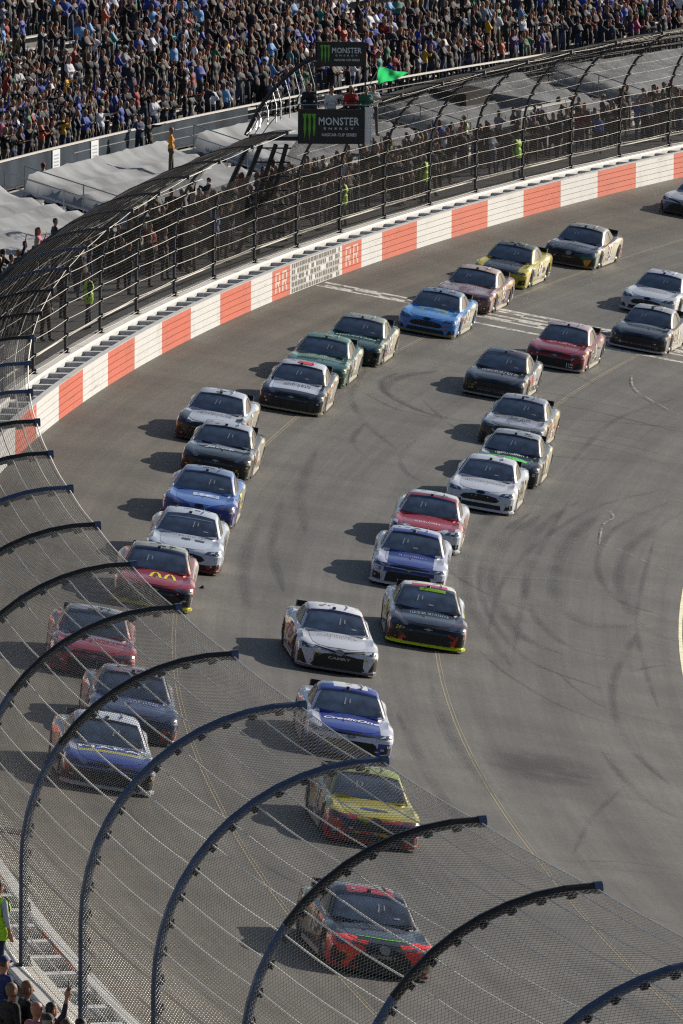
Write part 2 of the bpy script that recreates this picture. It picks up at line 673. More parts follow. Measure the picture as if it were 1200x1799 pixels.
def pchild(name, mb, mats, parent, smooth=False):
    """mesh given in world coordinates under a parent placed elsewhere"""
    o = mb.build(name, mats, parent, smooth)
    o.matrix_parent_inverse = parent.matrix_basis.inverted()
    return o


TUB = [(0.0, 0.17), (0.19, .38), (.40, .585), (.605, .79), (.81, .995)]
gapm = mat('barrier_groove', (.60, .55, .50, 1), .7)
crest_panels = []
for a0, a1, kd in panels:
    key = 'red' if kd in ('red', 'crest') else 'white'
    n = max(2, int((a1 - a0) / PANEL * 4))
    e = .012 / RR
    aa = [a0 + e + (a1 - a0 - 2 * e) * i / n for i in range(n + 1)]
    pr = [(.17, 0.0)]
    for j, (z0, z1) in enumerate(TUB):
        if j:
            pr += [(.035, z0 - .003), (.035, z0)]
            pr[-2] = (.035, TUB[j - 1][1])
        pr += [(0.0, z0), (0.0, z1)]
    pr += [(.17, .995)]
    m2 = MB()
    m2.sweep(pr, aa)
    po = pchild('steel_panel', m2, red_w if key == 'red' else white_w, bar)
    tag(po, label='red painted steel panel' if key == 'red' else 'white painted steel panel')
    if kd == 'crest':
        crest_panels.append((po, a0, a1))
mb = MB()
mb.sweep([(-.012, .998), (.19, .998), (.19, 1.012), (-.012, 1.012)], [B0 + i * .012 for i in range(int((.72 - B0) / .012))])
pchild('top_rail', mb, white_w, bar)
# foam blocks behind the steel, between white bearers
foam_m = mat('foam_blue_grey', (.13, .165, .22, 1), .75, noise=(2, .15))
beare_m = white_w
STEP = 1.683 / RR
cand = []
nblk = int((.60 + .45) / STEP)
for i in range(nblk):
    a = -.45 + i * STEP
    px, py, zz = proj(P(a + STEP / 2, .5, 1))
    vis = -60 < px < 1260 and -40 < py < 1840
    cand.append((not vis, zz, a))
cand.sort()
stuff = MB()
bear = MB()
for j, (nv, zz, a) in enumerate(cand):
    m2 = MB() if j < 98 else stuff
    e = rnd.uniform(-.02, .02)
    m2.sweep([(.175, .05), (.80, .05), (.80, .80 + e), (.175, .86 + e)], [a + .035 / RR, a + STEP * .5, a + STEP - .36 / RR])
    bear.sweep([(.175, .05), (.80, .05), (.80, .985), (.175, .985)], [a + STEP - .33 / RR, a + STEP - .02 / RR])
    if j < 98:
        pchild('foam_block', m2, foam_m, bar)
if stuff.v:
    tag(pchild('foam_blocks', stuff, foam_m, bar), kind='stuff')
bear.sweep([(.795, .90), (.815, .90), (.815, .99), (.795, .99)], [-.46 + i * .012 for i in range(90)])
tag(pchild('bearers', bear, white_w, bar), kind='stuff')
# chequer banner and crests painted on the face
mb = MB()
rr2 = random.Random(3)


def face_rect(mb, a0, a1, z0, z1, o=-.005):
    mb.add([P(a0, o, z0), P(a1, o, z0), P(a1, o, z1), P(a0, o, z1)], [(0, 1, 2, 3)])


L = A_BAN1 - A_BAN0
for row, (z0, z1) in enumerate(TUB):
    x = .03
    while x < .93:
        w = rr2.choice((.02, .028, .036, .05))
        if rr2.random() < .88 and not (.30 + row * .012 < x < .345 + row * .012):
            face_rect(mb, A_BAN0 + L * x, A_BAN0 + L * min(x + w, .95), z0 + .02, z1 - .015)
        x += w + .011
pchild('painted_banner', mb, mat('banner_black', (.06, .058, .05, 1), .6, noise=(3, .3)), bar)
for po, a0, a1 in crest_panels:
    d = a1 - a0
    for cx0 in (.16, .55):
        mb = MB()

        def fr(x0, x1, z0, z1):
            for t0, t1 in TUB:
                lo, hi = max(z0, t0), min(z1, t1)
                if hi > lo + .01:
                    face_rect(mb, a0 + d * (cx0 + x0), a0 + d * (cx0 + x1), lo, hi)
        # the letter R, built of bars that stop at the grooves between the tubes
        fr(0, .07, .22, .88)
        fr(.07, .26, .79, .88)
        fr(.07, .26, .50, .58)
        fr(.21, .28, .58, .80)
        fr(.15, .21, .36, .50)
        fr(.20, .27, .22, .38)
        w_ = mb.build('crest_letter', crest_w)
        w_.parent = po

cw = MB()
aw = [-.55 + i * .012 for i in range(105)]
cw.sweep([(.82, -.3), (1.38, -.3), (1.38, 1.05), (1.34, 1.08), (.86, 1.08), (.82, 1.04)], aw)
tag(cw.build('retaining_wall', worn_wall('wall_concrete', (.60, .59, .57, 1), (.40, .38, .36, 1))),
    'pale concrete retaining wall under the catch fence, behind the foam barrier', 'wall')

# ------------------------------------------------------------------ catch fence
DA, A0, FO = .0184, -.26272, 1.087
U_, H_ = 3.58, 6.34
prof = []
for i in range(4):
    prof.append((FO, 1.05 + (H_ - U_ + .15 - 1.05) * i / 4))
N_ARC = 13
for i in range(N_ARC + 1):
    t = math.pi / 2 * i / N_ARC
    # a quarter turn from upright to level, tip pointing over the track
    prof.append((FO - U_ * (1 - math.cos(t)), H_ - U_ + .15 + (U_ - .15) * math.sin(t)))
prof = np.array(prof)
seg = np.r_[0, np.cumsum(np.linalg.norm(np.diff(prof, axis=0), axis=1))]
PL = seg[-1]


def prof_at(s):
    s = np.asarray(s, float)
    o = np.interp(s, seg, prof[:, 0])
    z = np.interp(s, seg, prof[:, 1])
    e = .02
    do = (np.interp(s + e, seg, prof[:, 0]) - np.interp(s - e, seg, prof[:, 0]))
    dz = (np.interp(s + e, seg, prof[:, 1]) - np.interp(s - e, seg, prof[:, 1]))
    l = np.hypot(do, dz)
    return o, z, do / l, dz / l


fence = empty('catch_fence', P(.0, FO, 1.05))
tag(fence, 'tall catch fence of curved steel posts, cables and wire mesh leaning over the track', 'fence')
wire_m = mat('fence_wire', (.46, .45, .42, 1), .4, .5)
cable_m = mat('fence_cable', (.75, .74, .70, 1), .4, .2)
post_blue = mat('post_slate_blue', lin('#48546e'), .38, .25, noise=(5, .15))
post_far = mat('post_grey', (.055, .056, .06, 1), .6)
post_black = mat('post_black', (.020, .016, .014, 1), .5, .2, noise=(6, .4))
K0, K1 = -3, 38


def frame(aa, do, dz):
    """unit vectors: radial in-plane normal and the along-wall direction"""
    out = np.stack([-np.cos(aa), np.sin(aa), np.zeros_like(aa)], -1)
    along = np.stack([np.sin(aa), np.cos(aa), np.zeros_like(aa)], -1)
    upv = np.array([0, 0, 1.0])
    nrm = out * dz[..., None] - upv * do[..., None]
    return nrm, along


GAP0, GAP1 = 24.25, 26.55          # the overhang is left out round the flag stand
S_GAP = 3.1
wire_far = mat('fence_wire_far', (.05, .048, .046, 1), .8, .0, spec=.1)  # darker wire colour for the fence beyond the near chain link


def wires(k0, k1, smax, m, sp, r):
    a_lo, a_hi = A0 + k0 * DA, A0 + k1 * DA
    av = np.arange(a_lo, a_hi, sp / RR)
    sv = np.linspace(0.0, smax, 15)
    aa, ss = np.meshgrid(av, sv, indexing='ij')
    o, z, do, dz = prof_at(ss)
    sag = .025 * np.sin((aa - A0) / DA * np.pi) * np.sin(ss * 2.1)
    nrm, along = frame(aa, do, dz)
    V1, Q1 = tube_grid(PN(aa, o + .03, z) + nrm * sag[..., None], nrm, along, r)
    sv = np.arange(.02, smax, sp)
    av = np.arange(a_lo, a_hi + .5 / RR, 1.3 / RR)
    ss, aa = np.meshgrid(sv, av, indexing='ij')
    o, z, do, dz = prof_at(ss)
    sag = .025 * np.sin((aa - A0) / DA * np.pi) * np.sin(ss * 2.1)
    nrm, along = frame(aa, do, dz)
    t2 = np.stack([-np.cos(aa) * do, np.sin(aa) * do, dz], -1)
    V2, Q2 = tube_grid(PN(aa, o + .03, z) + nrm * sag[..., None], nrm, t2, r)
    o_ = link('wire_mesh', np_mesh('wire_mesh', np.concatenate([V1, V2]), np.concatenate([Q1, Q2 + len(V1)]), m), fence)
    o_.matrix_parent_inverse = fence.matrix_basis.inverted()




def chain_link(k0, k1, smax, m, p, r):
    """woven diamonds: every wire zigzags and meets its neighbours"""
    a0_, a1_ = A0 + k0 * DA, A0 + k1 * DA
    n = int((a1_ - a0_) * RR / p)
    J = int(smax / (p * .5)) + 1
    ii, jj = np.meshgrid(np.arange(n), np.arange(J), indexing='ij')
    x = ii + ((jj + ii) % 2) * .97 + .015
    aa = a0_ + x * p / RR
    ss = np.minimum(jj * p * .5, smax)
    o, z, do, dz = prof_at(ss)
    nrm, along = frame(aa, do, dz)
    t2 = np.stack([-np.cos(aa) * do, np.sin(aa) * do, dz], -1)
    V, Q = tube_grid(PN(aa, o + .03, z), nrm, (along + t2 * .3), r)
    o_ = link('wire_mesh', np_mesh('wire_mesh', V, Q, m), fence)
    o_.matrix_parent_inverse = fence.matrix_basis.inverted()


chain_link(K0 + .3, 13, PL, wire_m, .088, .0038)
wires(13, GAP0, PL, wire_far, .10, .0034)
wires(GAP0, GAP1, S_GAP, wire_far, .065, .0036)
wires(GAP1, K1, PL, wire_far, .065, .0036)
# cables
CS = [.12 + .46 * i for i in range(int((PL - .1) / .46) + 1)] + [PL - .03]
for i, s_ in enumerate(CS):
    spans = [(K0 + .3, K1)] if s_ < S_GAP else [(K0 + .3, GAP0), (GAP1, K1)]
    for k0, k1 in spans:
        av = np.linspace(A0 + k0 * DA, A0 + k1 * DA, int((k1 - k0) * 10))
        s1 = np.full((1, len(av)), s_)
        aa = av[None, :]
        o, z, do, dz = prof_at(s1)
        ph = (aa - A0) / DA
        droop = -.035 * np.abs(np.sin(np.pi * ph)) - .01
        nrm, along = frame(aa, do, dz)
        t2 = np.stack([-np.cos(aa) * do, np.sin(aa) * do, dz], -1)
        kk = (aa - A0) / DA
        rad_c = np.where(kk < 13, .0145, np.where(kk < 25, .0075, .0050))
        V, Q = tube_grid(PN(aa, o - .05, z + droop), nrm * rad_c[..., None], t2 * rad_c[..., None], 1.0, 4)
        c_ = link('cable', np_mesh('cable', V, Q, cable_m), fence)
        c_.matrix_parent_inverse = fence.matrix_basis.inverted()
# posts
for k in range(K0, K1):
    a = A0 + k * DA
    blue = k in (-1, 2, 3, 8, 11, 12, 16, 17)
    mb = MB()
    short = k in (25, 26)
    pts = [P(a, o, z) for o, z in prof]
    if short:
        pts = pts[:7]
    pts[0].z -= .05
    nlow = 9 if not blue else len(pts) - 1
    lowm = 0 if (blue or k < 14) else 1
    mb.tube(pts[:nlow + 1], .078 if k < 14 else .047, 10, lowm)
    if nlow < len(pts) - 1:
        mb.tube(pts[nlow:], .0785 if k < 14 else .0475, 10, 1)
    tip = pts[-1]
    mb.tube([tip + (tip - pts[-2]).normalized() * -.02, tip + (tip - pts[-2]).normalized() * .10], .094 if k < 14 else .07, 10, 0 if k < 14 else 1)
    al = Vector((math.sin(a), math.cos(a), 0))
    for s_ in (CS[:6] if short else CS[:-1]):
        o, z, do, dz = [float(x) for x in prof_at(s_)]
        nv = Vector((-math.cos(a) * dz, math.sin(a) * dz, -do))
        tv = Vector((-math.cos(a) * do, math.sin(a) * do, dz))
        for sg, ds in ((1, .02), (-1, -.035)):
            c = P(a, o, z) + al * (sg * .035) + tv * ds - nv * (.085 if k < 14 else .06)
            mb.box(c, al * .05, tv * (.045 if k < 14 else .03), nv * .035, 1)
    mb.box(P(a, FO, 1.08), al * .14, Vector((-math.cos(a), math.sin(a), 0)) * .14, Vector((0, 0, .02)), 1)
    pchild('post', mb, [post_blue, post_black if k < 17 else post_far], fence, False)
mb = MB()
for (o, z) in ((FO + .08, 1.50),):
    mb.sweep([(o - .035, z - .02), (o + .02, z - .02), (o + .02, z + .02), (o - .035, z + .02)],
             [A0 + (19 + i * .5) * DA for i in range(38)])
pchild('rail', mb, mat('pale_rail', (.62, .60, .55, 1), .5), fence)

# ------------------------------------------------------------------ grandstand
WALK_O, LOW0, LOW1, CROSS, UP0 = 1.38, 6.6, 11.3, 12.5, 12.9
LOW_Z0, LOW_Z1 = 1.0, 2.3
UP_Z0, TREAD, RISE, NROW = 2.75, .78, .32, 32
AISLES = [.115 + .0605 * i for i in range(-9, 9)]
AW = 1.35 / RR          # half an aisle
arc_s = [-.50 + i * .012 for i in range(100)]


def row_z(i):
    return UP_Z0 + RISE * i


def row_o(i):
    return UP0 + TREAD * i


mb = MB()
mb.strip([P(a, WALK_O, .98) for a in arc_s], [P(a, LOW0, 1.0) for a in arc_s])
mb.strip([P(a, .8, -.35) for a in arc_s], [P(a, 60, -3.0) for a in arc_s])
tag(mb.build('walkway', conc_dark), kind='structure')
stand = empty('grandstand', P(.2, 9, 1))
tag(stand, 'long concrete and aluminium grandstand curving behind the catch fence', 'grandstand')
# lower terrace with its steps
mb = MB()
pr = [(LOW0, .9), (LOW0, LOW_Z0 + .25)]
NL = 6
for i in range(NL):
    o0 = LOW0 + (LOW1 - LOW0) * i / NL
    o1 = LOW0 + (LOW1 - LOW0) * (i + 1) / NL
    z = LOW_Z0 + .25 + (LOW_Z1 - LOW_Z0 - .25) * i / (NL - 1)
    pr += [(o0 + .001, z), (o1, z)]
pr += [(CROSS + .3, LOW_Z1)]
mb.sweep(pr, arc_s, cap=False)
pchild('lower_terrace', mb, conc_mid, stand)
mb = MB()
pr = [(CROSS + .3, LOW_Z1), (CROSS + .31, UP_Z0)]
for i in range(NROW):
    pr += [(row_o(i) - .3, row_z(i)), (row_o(i) + TREAD - .3, row_z(i))]
pr += [(row_o(NROW), row_z(NROW) - .4), (row_o(NROW) + 2, -3)]
mb.sweep(pr, arc_s, cap=False)
pchild('upper_terrace', mb, conc_mid, stand)
alu = mat('aluminium_bench', (.66, .66, .66, 1), .4, .3)
for i in range(NROW):
    mb = MB()
    o, z = row_o(i) + .18, row_z(i) + .40
    mb.sweep([(o, z), (o + .27, z), (o + .27, z + .05), (o, z + .05)], arc_s)
    pchild('bench', mb, alu, stand)
mb = MB()
mb.strip([P(a, LOW1 + .25, LOW_Z1 + .006) for a in arc_s], [P(a, CROSS + .25, LOW_Z1 + .006) for a in arc_s])
pchild('cross_walk', mb, mat('pale_floor', (.50, .49, .46, 1), .85, noise=(.5, .25), spec=.2), stand)
# steps in the aisles of the lower terrace, pale nosings
stepm = mat('step_pale', (.52, .50, .45, 1), .7, noise=(3, .2))
for a in AISLES:
    mb = MB()
    n = 12
    pr = [(LOW0 - .02, .9)]
    for i in range(n):
        o0 = LOW0 - .02 + (LOW1 - LOW0) * i / n
        o1 = LOW0 - .02 + (LOW1 - LOW0) * (i + 1) / n
        z = 1.16 + (LOW_Z1 - 1.13) * (i + .6) / n
        pr += [(o0, z), (o1, z)]
    pr += [(LOW1 - .02, .9)]
    mb.sweep(pr, [a - AW, a, a + AW])
    pchild('aisle_steps', mb, stepm, stand)

# tarpaulins over the lower seats, one per block
tarp_m = mat('tarpaulin', (.24, .255, .275, 1), .85, noise=(.7, .35), bump=.3, spec=.15)
rt = random.Random(21)
desc = ['leftmost in view, beside the lower aisle steps', 'left of the man carrying a bag', 'between the bag carrier and the orange shirt',
        'behind the left of the flag stand', 'right of the flag stand', 'under the middle of the far fence', 'at the far right behind the fence']
ti = 0
for i in range(len(AISLES) - 1):
    a0, a1 = AISLES[i] + AW + .15 / RR, AISLES[i + 1] - AW - .15 / RR
    n, m = 34, 12
    mb = MB()
    vs = []
    for j in range(n + 1):
        for k in range(m + 1):
            u, v = j / n, k / m
            if k == 0:
                o, z = LOW0 + .12, LOW_Z0 + .1
            else:
                vv = (k - 1) / (m - 1)
                o = LOW0 + .2 + (LOW1 - LOW0 - .25) * vv
                z = LOW_Z0 + .80 + (LOW_Z1 - LOW_Z0 - .22) * vv
                z += .085 * math.sin(vv * 2 * math.pi * 6) + rt.uniform(-.012, .012)
                z -= .03 * math.sin(u * math.pi * 5) ** 2 * (1 - vv)
                z += .05 * (j % 7 == 3)
                if k == m:
                    z += .22
                if j in (0, n):
                    z -= .45
            vs.append(P(a0 + (a1 - a0) * u, o, z))
    fs = [(j * (m + 1) + k, (j + 1) * (m + 1) + k, (j + 1) * (m + 1) + k + 1, j * (m + 1) + k + 1) for j in range(n) for k in range(m)]
    mb.add(vs, fs)
    t = mb.build('seat_tarpaulin', tarp_m, None, True)
    am = (a0 + a1) / 2
    px, py, zz = proj(P(am, 9, 2))
    if not (-420 < px < 1550 and -60 < py < 2100):
        bpy.data.objects.remove(t)
        continue
    if -250 < px < 1400 and -40 < py < 1900:
        dd = 'grey tarpaulin over the lower seats, ' + ('near the bottom left corner' if zz < 200 else desc[min(ti, 6)])
        if zz >= 200:
            ti += 1
    else:
        dd = 'grey tarpaulin over lower seats, %s edge of the view' % ('lower' if zz < 300 else 'right')
    tag(t, dd, 'tarpaulin', 'tarpaulins over the lower seats')

# handrails of the aisles and the banner rail of the cross walk
rail_m = mat('handrail_steel', (.30, .32, .35, 1), .4, .5)
ri = 0
for a in AISLES:
    for sg in (-1, 1):
        mb = MB()
        aa_ = a + sg * (AW - .05 / RR)
        for k in range(3):
            o = LOW0 + .4 + (LOW1 - LOW0 - .5) * k / 2
            z = 1.2 + (LOW_Z1 - 1.1) * k / 2
            mb.tube([P(aa_, o, z - .1), P(aa_, o, z + 1.08)], .028, 6)
        for dz in (1.05, .62):
            mb.tube([P(aa_, LOW0 + .4, 1.2 + dz), P(aa_, LOW1 - .1, 1.2 + LOW_Z1 - 1.1 + dz)], .024, 6)
        px, py, zz = proj(P(aa_, 9, 3))
        if not (-100 < px < 1350 and -60 < py < 1950):
            continue
        h = mb.build('handrail', rail_m)
        ri += 1
        nth = ['first', 'second', 'third', 'fourth', 'fifth', 'sixth', 'seventh', 'eighth', 'ninth', 'tenth', 'eleventh', 'twelfth', 'thirteenth', 'fourteenth', 'fifteenth', 'sixteenth'][ri - 1]
        tag(h, 'grey steel stair handrail in the lower stand, %s counting away from the camera' % nth, 'handrail', 'aisle handrails of the lower stand')
fr_ = empty('walkway_rail', P(.23, LOW0 - .4, .99))
tag(fr_, 'low grey rail along the foot of the covered lower seats behind the walkway', 'railing')
mb = MB()
for z in (1.55, 2.02):
    mb.sweep([(LOW0 - .43, z), (LOW0 - .39, z), (LOW0 - .39, z + .04), (LOW0 - .43, z + .04)], [.08 + i * .01 for i in range(44)])
pchild('bars', mb, rail_m, fr_)
a = .08
while a < .51:
    mb = MB()
    mb.tube([P(a, LOW0 - .41, .97), P(a, LOW0 - .41, 2.05)], .025, 5)
    pchild('post', mb, rail_m, fr_)
    a += 2.2 / RR
railb = empty('banner_rail', P(.23, CROSS, LOW_Z1))
tag(railb, 'long rail hung with blue-grey mesh banner in front of the upper crowd', 'railing')
mb = MB()
mb.sweep([(CROSS - .04, 3.43), (CROSS + .04, 3.43), (CROSS + .04, 3.50), (CROSS - .04, 3.50)], arc_s)
pchild('top_bar', mb, alu, railb)
mb = MB()
mb.sweep([(CROSS - .03, 2.40), (CROSS + .03, 2.40), (CROSS + .03, 2.46), (CROSS - .03, 2.46)], arc_s)
pchild('bottom_bar', mb, dsteel, railb)
mb = MB()
mb.sweep([(CROSS - .005, 2.47), (CROSS + .005, 2.47), (CROSS + .005, 3.42), (CROSS - .005, 3.42)], [.10 + i * .01 for i in range(24)])
pchild('mesh_banner', mb, mat('mesh_banner', (.045, .06, .08, 1), .95, noise=(.6, .4), spec=.05), railb)
k = 0
a = .12
while a < .52:
    mb = MB()
    mb.tube([P(a, CROSS + .02, LOW_Z1), P(a, CROSS + .02, 3.45)], .03, 6)
    pchild('post', mb, dsteel, railb)
    a += 2.4 / RR
mb = MB()
for z in (2.75, 3.1):
    mb.sweep([(CROSS - .02, z), (CROSS + .02, z), (CROSS + .02, z + .03), (CROSS - .02, z + .03)], [.27 + i * .01 for i in range(27)])
pchild('middle_bars', mb, rail_m, railb)
# two small posters on the banner
poster_m = mat('poster_white', (.62, .66, .70, 1), .6)
for (px, py, lab) in ((110, 283, 'small white poster on the banner rail, the left one'), (195, 267, 'small white poster on the banner rail, the right one')):
    q = at_z(px, py, 3.0)
    a = ao(q)[0]
    mb = MB()
    for da in (0,):
        mb.sweep([(CROSS - .045, 2.50), (CROSS - .02, 2.50), (CROSS - .02, 3.40), (CROSS - .045, 3.40)], [a - .45 / RR, a + .45 / RR])
    po = mb.build('poster', poster_m)
    tag(po, lab, 'poster', 'posters on the banner rail')
    mb = MB()
    for i in range(5):
        mb.add([P(a - .3 / RR, CROSS - .047, 2.7 + i * .12), P(a + .3 / RR, CROSS - .047, 2.7 + i * .12), P(a + .3 / RR, CROSS - .047, 2.75 + i * .12), P(a - .3 / RR, CROSS - .047, 2.75 + i * .12)], [(0, 1, 2, 3)])
    mb.build('print', mat('poster_print', (.25, .32, .42, 1), .6), po)

# entrance portal in the far stand: pale parapet walls round a dark opening
q = at_z(1035, 185, 2.6)
pa = ao(q)[0]
vom = empty('entrance_portal', P(pa, 8.5, 2))
tag(vom, 'pale block-walled stand entrance with a dark opening, behind the far fence', 'entrance')
par_m = mat('parapet', (.27, .28, .30, 1), .9, noise=(1.5, .2), spec=.1)
mb = MB()
w = 2.6 / RR
mb.sweep([(LOW0 - .6, .95), (LOW0 - .4, .95), (LOW0 - .4, 2.55), (LOW0 - .6, 2.55)], [pa - w * 1.5, pa, pa + w])
pchild('front_wall', mb, par_m, vom)
mb = MB()
mb.sweep([(LOW0 - .4, .95), (LOW1 + .3, .95), (LOW1 + .3, 3.0), (LOW0 - .4, 2.4)], [pa + w, pa + w + .22 / RR])
pchild('side_wall', mb, par_m, vom)
mb = MB()
mb.sweep([(LOW1 - 1.8, .96), (LOW1 + .25, .96), (LOW1 + .25, 3.2), (LOW1 - 1.8, 2.9)], [pa - w * .2, pa + w])
pchild('dark_opening', mb, mat('opening_dark', (.012, .012, .014, 1), .9), vom)
mb = MB()
mb.sweep([(LOW0 - .63, 2.55), (LOW0 - .37, 2.55), (LOW0 - .37, 2.62), (LOW0 - .63, 2.62)], [pa - w * 1.5, pa, pa + w])
pchild('coping', mb, mat('coping', (.75, .75, .74, 1), .5), vom)

# ------------------------------------------------------------------ flag stand over the fence at the start line
sign_black = mat('sign_black', (.010, .011, .012, 1), .5)
claw = mat('claw_green', lin('#5fa52a'), .5)
silver = mat('letter_silver', (.60, .62, .64, 1), .5)
white = mat('plain_white', (.74, .74, .72, 1), .5, noise=(1.5, .08))


def cam_panel(px0, py0, px1, py1, Y):
    """corner points of an upright panel facing up the track at distance Y; returns centre, half sizes"""
    def pt(px, py):
        d = FW + RI * ((px - 600) / FPX) - UP * ((py - 899.5) / FPX)
        q = d * (Y / d.y)
        q.z += CAM_H
        return q
    a, b = pt(px0, py0), pt(px1, py1)
    return (a + b) / 2, abs(b.x - a.x) / 2, abs(a.z - b.z) / 2


def sign_face(parent, c, hw, hh, y, lines=True):
    """claw mark, word and two small lines, raised 5 mm from the panel front"""
    def slab(name, polys, m):
        mb = MB()
        for pl in polys:
            n = len(pl)
            vs = [(c.x + u * hw, y, c.z + v * hh) for u, v in pl]
            mb.add(vs, [tuple(range(n))])
        mb.build(name, m, parent)
    cl = []
    for i, (dx, bot) in enumerate(((-.80, -.70), (-.66, -.82), (-.52, -.66))):
        cl.append([(dx - .07, .72), (dx + .06, .74), (dx + .035, .45), (dx + .045, -.1), (dx + .0, bot), (dx - .035, -.1), (dx - .02, .4)])
    slab('claw_mark', cl, claw)
    for body, sz, u, v, sp in (('MONSTER', .62, .22, .28, 1.05), ('ENERGY', .18, .22, -.12, 1.9), ('NASCAR CUP SERIES', .24, .24, -.48, 1.0)):
        me = text_mesh(body, 1.0, True, 0, sp)
        xs = [v_.co.x for v_ in me.vertices]
        wtxt = max(xs) - min(xs)
        target = {'MONSTER': 1.22, 'ENERGY': .9, 'NASCAR CUP SERIES': 1.05}[body] * hw
        kx = target / wtxt
        for v_ in me.vertices:
            v_.co = Vector((c.x + u * hw + v_.co.x * kx, y - .002, c.z + v * hh + v_.co.y * sz * hh))
        me.materials.clear()
        me.materials.append(silver)
        me.name = 'lettering'
        link('lettering', me, parent)


SY = 288.6
c1, hw1, hh1 = cam_panel(524, 191, 640, 253, SY)
FZ = c1.z - hh1 + .08     # floor of the stand
fst = empty('flag_stand', (c1.x, SY, FZ))
tag(fst, 'raised flag stand with a black sign front over the fence at the start line', 'flag stand')


def wchild(name, mb, m, parent=fst):
    return pchild(name, mb, m, parent)


X0, X1, Y0, Y1 = c1.x - hw1, c1.x + hw1 + .24, SY, SY + 3.2
mb = MB()
mb.box(((X0 + X1) / 2, (Y0 + Y1) / 2, FZ), ((X1 - X0) / 2, 0, 0), (0, (Y1 - Y0) / 2, 0), (0, 0, .05))
wchild('floor', mb, dsteel)
mb = MB()
mb.box((c1.x, SY - .06, c1.z), (hw1, 0, 0), (0, .05, 0), (0, 0, hh1))
so_ = wchild('sign_panel', mb, sign_black)
sg = empty('sg', parent=None)
bpy.data.objects.remove(sg)
sign_face(so_, c1, hw1, hh1, SY - .115)
mb = MB()
mb.box((X1 - .02, (Y0 + Y1) / 2, c1.z + .02), (.05, 0, 0), (0, (Y1 - Y0) / 2, 0), (0, 0, hh1 + .05))
mb.box((X1 - .13, Y0 - .04, c1.z + .03), (.10, 0, 0), (0, .03, 0), (0, 0, hh1 + .04))
wchild('side_panel', mb, white)
mb = MB()
for y in (Y0, Y1):
    for z in (1.02, .6):
        mb.tube([(X0, y, FZ + z + .2), (X1, y, FZ + z + .2)], .022, 6)
mb.tube([(X0, Y0, FZ + 1.22), (X0, Y1, FZ + 1.22)], .022, 6)
mb.tube([(X1, Y0, FZ + 1.22), (X1, Y1, FZ + 1.22)], .022, 6)
wchild('guard_rail', mb, rail_m)
c2, hw2, hh2 = cam_panel(557, 73, 642, 117, SY)
for x, top in ((c2.x - hw2 - .03, c2.z + hh2), (c2.x + hw2 + .0, c2.z + hh2), (X0 + .02, FZ + 1.25), (X1 - .02, FZ + 1.25)):
    mb = MB()
    mb.tube([(x, SY + .05, FZ), (x, SY + .05, top)], .03, 6)
    wchild('upright', mb, dsteel)
for x, y in ((X0, Y1), (X1, Y1)):
    mb = MB()
    mb.tube([(x, y, FZ), (x, y, FZ + 1.22)], .03, 6)
    wchild('upright', mb, dsteel)
ups = empty('overhead_sign', (c2.x, SY, c2.z))
tag(ups, 'small black sign with three green claw strokes above the flag waver', 'sign')
mb = MB()
mb.box((c2.x, SY, c2.z), (hw2, 0, 0), (0, .04, 0), (0, 0, hh2))
pnl = wchild('panel', mb, sign_black, ups)
sign_face(pnl, c2, hw2, hh2, SY - .045)
# legs, ladder
ASF = ao(Vector((c1.x, SY, 0)))[0]
for i, (px, py) in enumerate(((436, 262), (458, 262), (484, 262), (503, 256))):
    q, _, _ = cam_panel(px, py, px + 1, py + 1, SY + 1.0)
    mb = MB()
    base = P(ASF + (1.0 + i * .25) / RR, 3.9 - i * .62, .98)
    mb.tube([base, (q.x, SY + 1.0, FZ - .2)], .085, 6)
    wchild('leg', mb, dsteel)
q1, _, _ = cam_panel(452, 255, 453, 256, SY + 1)
q2, _, _ = cam_panel(512, 255, 513, 256, SY + 1)
mb = MB()
mb.tube([(q1.x - .3, SY + 1, FZ), (X0 + .3, SY + 1, FZ)], .07, 6)
mb.tube([(q1.x - .3, SY + 2.2, FZ), (X0 + .3, SY + 2.2, FZ)], .07, 6)
mb.box(((q1.x + X0) / 2, SY + 1.6, FZ + .06), ((X0 - q1.x) / 2 + .2, 0, 0), (0, .6, 0), (0, 0, .02))
wchild('gangway', mb, dsteel)
for i in range(8):
    z = 1.3 + i * .48
    f = (z - 1) / (FZ - 1)
    mb = MB()
    mb.tube([(q1.x - .42 * (1 - f), SY + 1.4 - .4 * f, z), (q2.x - .25 * (1 - f), SY + 1.4 - .4 * f, z)], .028, 5)
    wchild('rung', mb, dsteel)
# protective hoop fence at the side of the stand
hoop = empty('hoop_fence', (X0 - 1.2, SY + 3, FZ - .5))
tag(hoop, 'short curved cage of bent rails beside the flag stand', 'fence')
def cpt(px, py, Y):
    return cam_panel(px, py, px, py, Y)[0]


crv = smooth_path([(432, 238), (448, 205), (472, 168), (500, 138), (532, 112), (562, 98)], 4)
mb = MB()
mb.tube([cpt(x, y, SY + 3) for x, y in crv], .075, 8)
pchild('arched_beam', mb, dsteel, hoop)
low = [(440, 236), (505, 205), (530, 200)]
for k in range(11):
    x, y = crv[1 + int(k * (len(crv) - 3) / 11)]
    f = k / 10
    mb = MB()
    mb.tube([cpt(x, y, SY + 3), cpt(x + 2 + 10 * f, y + (232 - 40 * f - y) * .5, SY + 2.6), cpt(x - 2 + 16 * f, 236 - 42 * f, SY + 2.2)], .02, 4)
    pchild('rod', mb, rail_m, hoop)
for dy in (14, 30, 52):
    mb = MB()
    mb.tube([cpt(x, y + dy, SY + 2.9) for x, y in crv[3:]], .016, 4)
    pchild('rail', mb, rail_m, hoop)

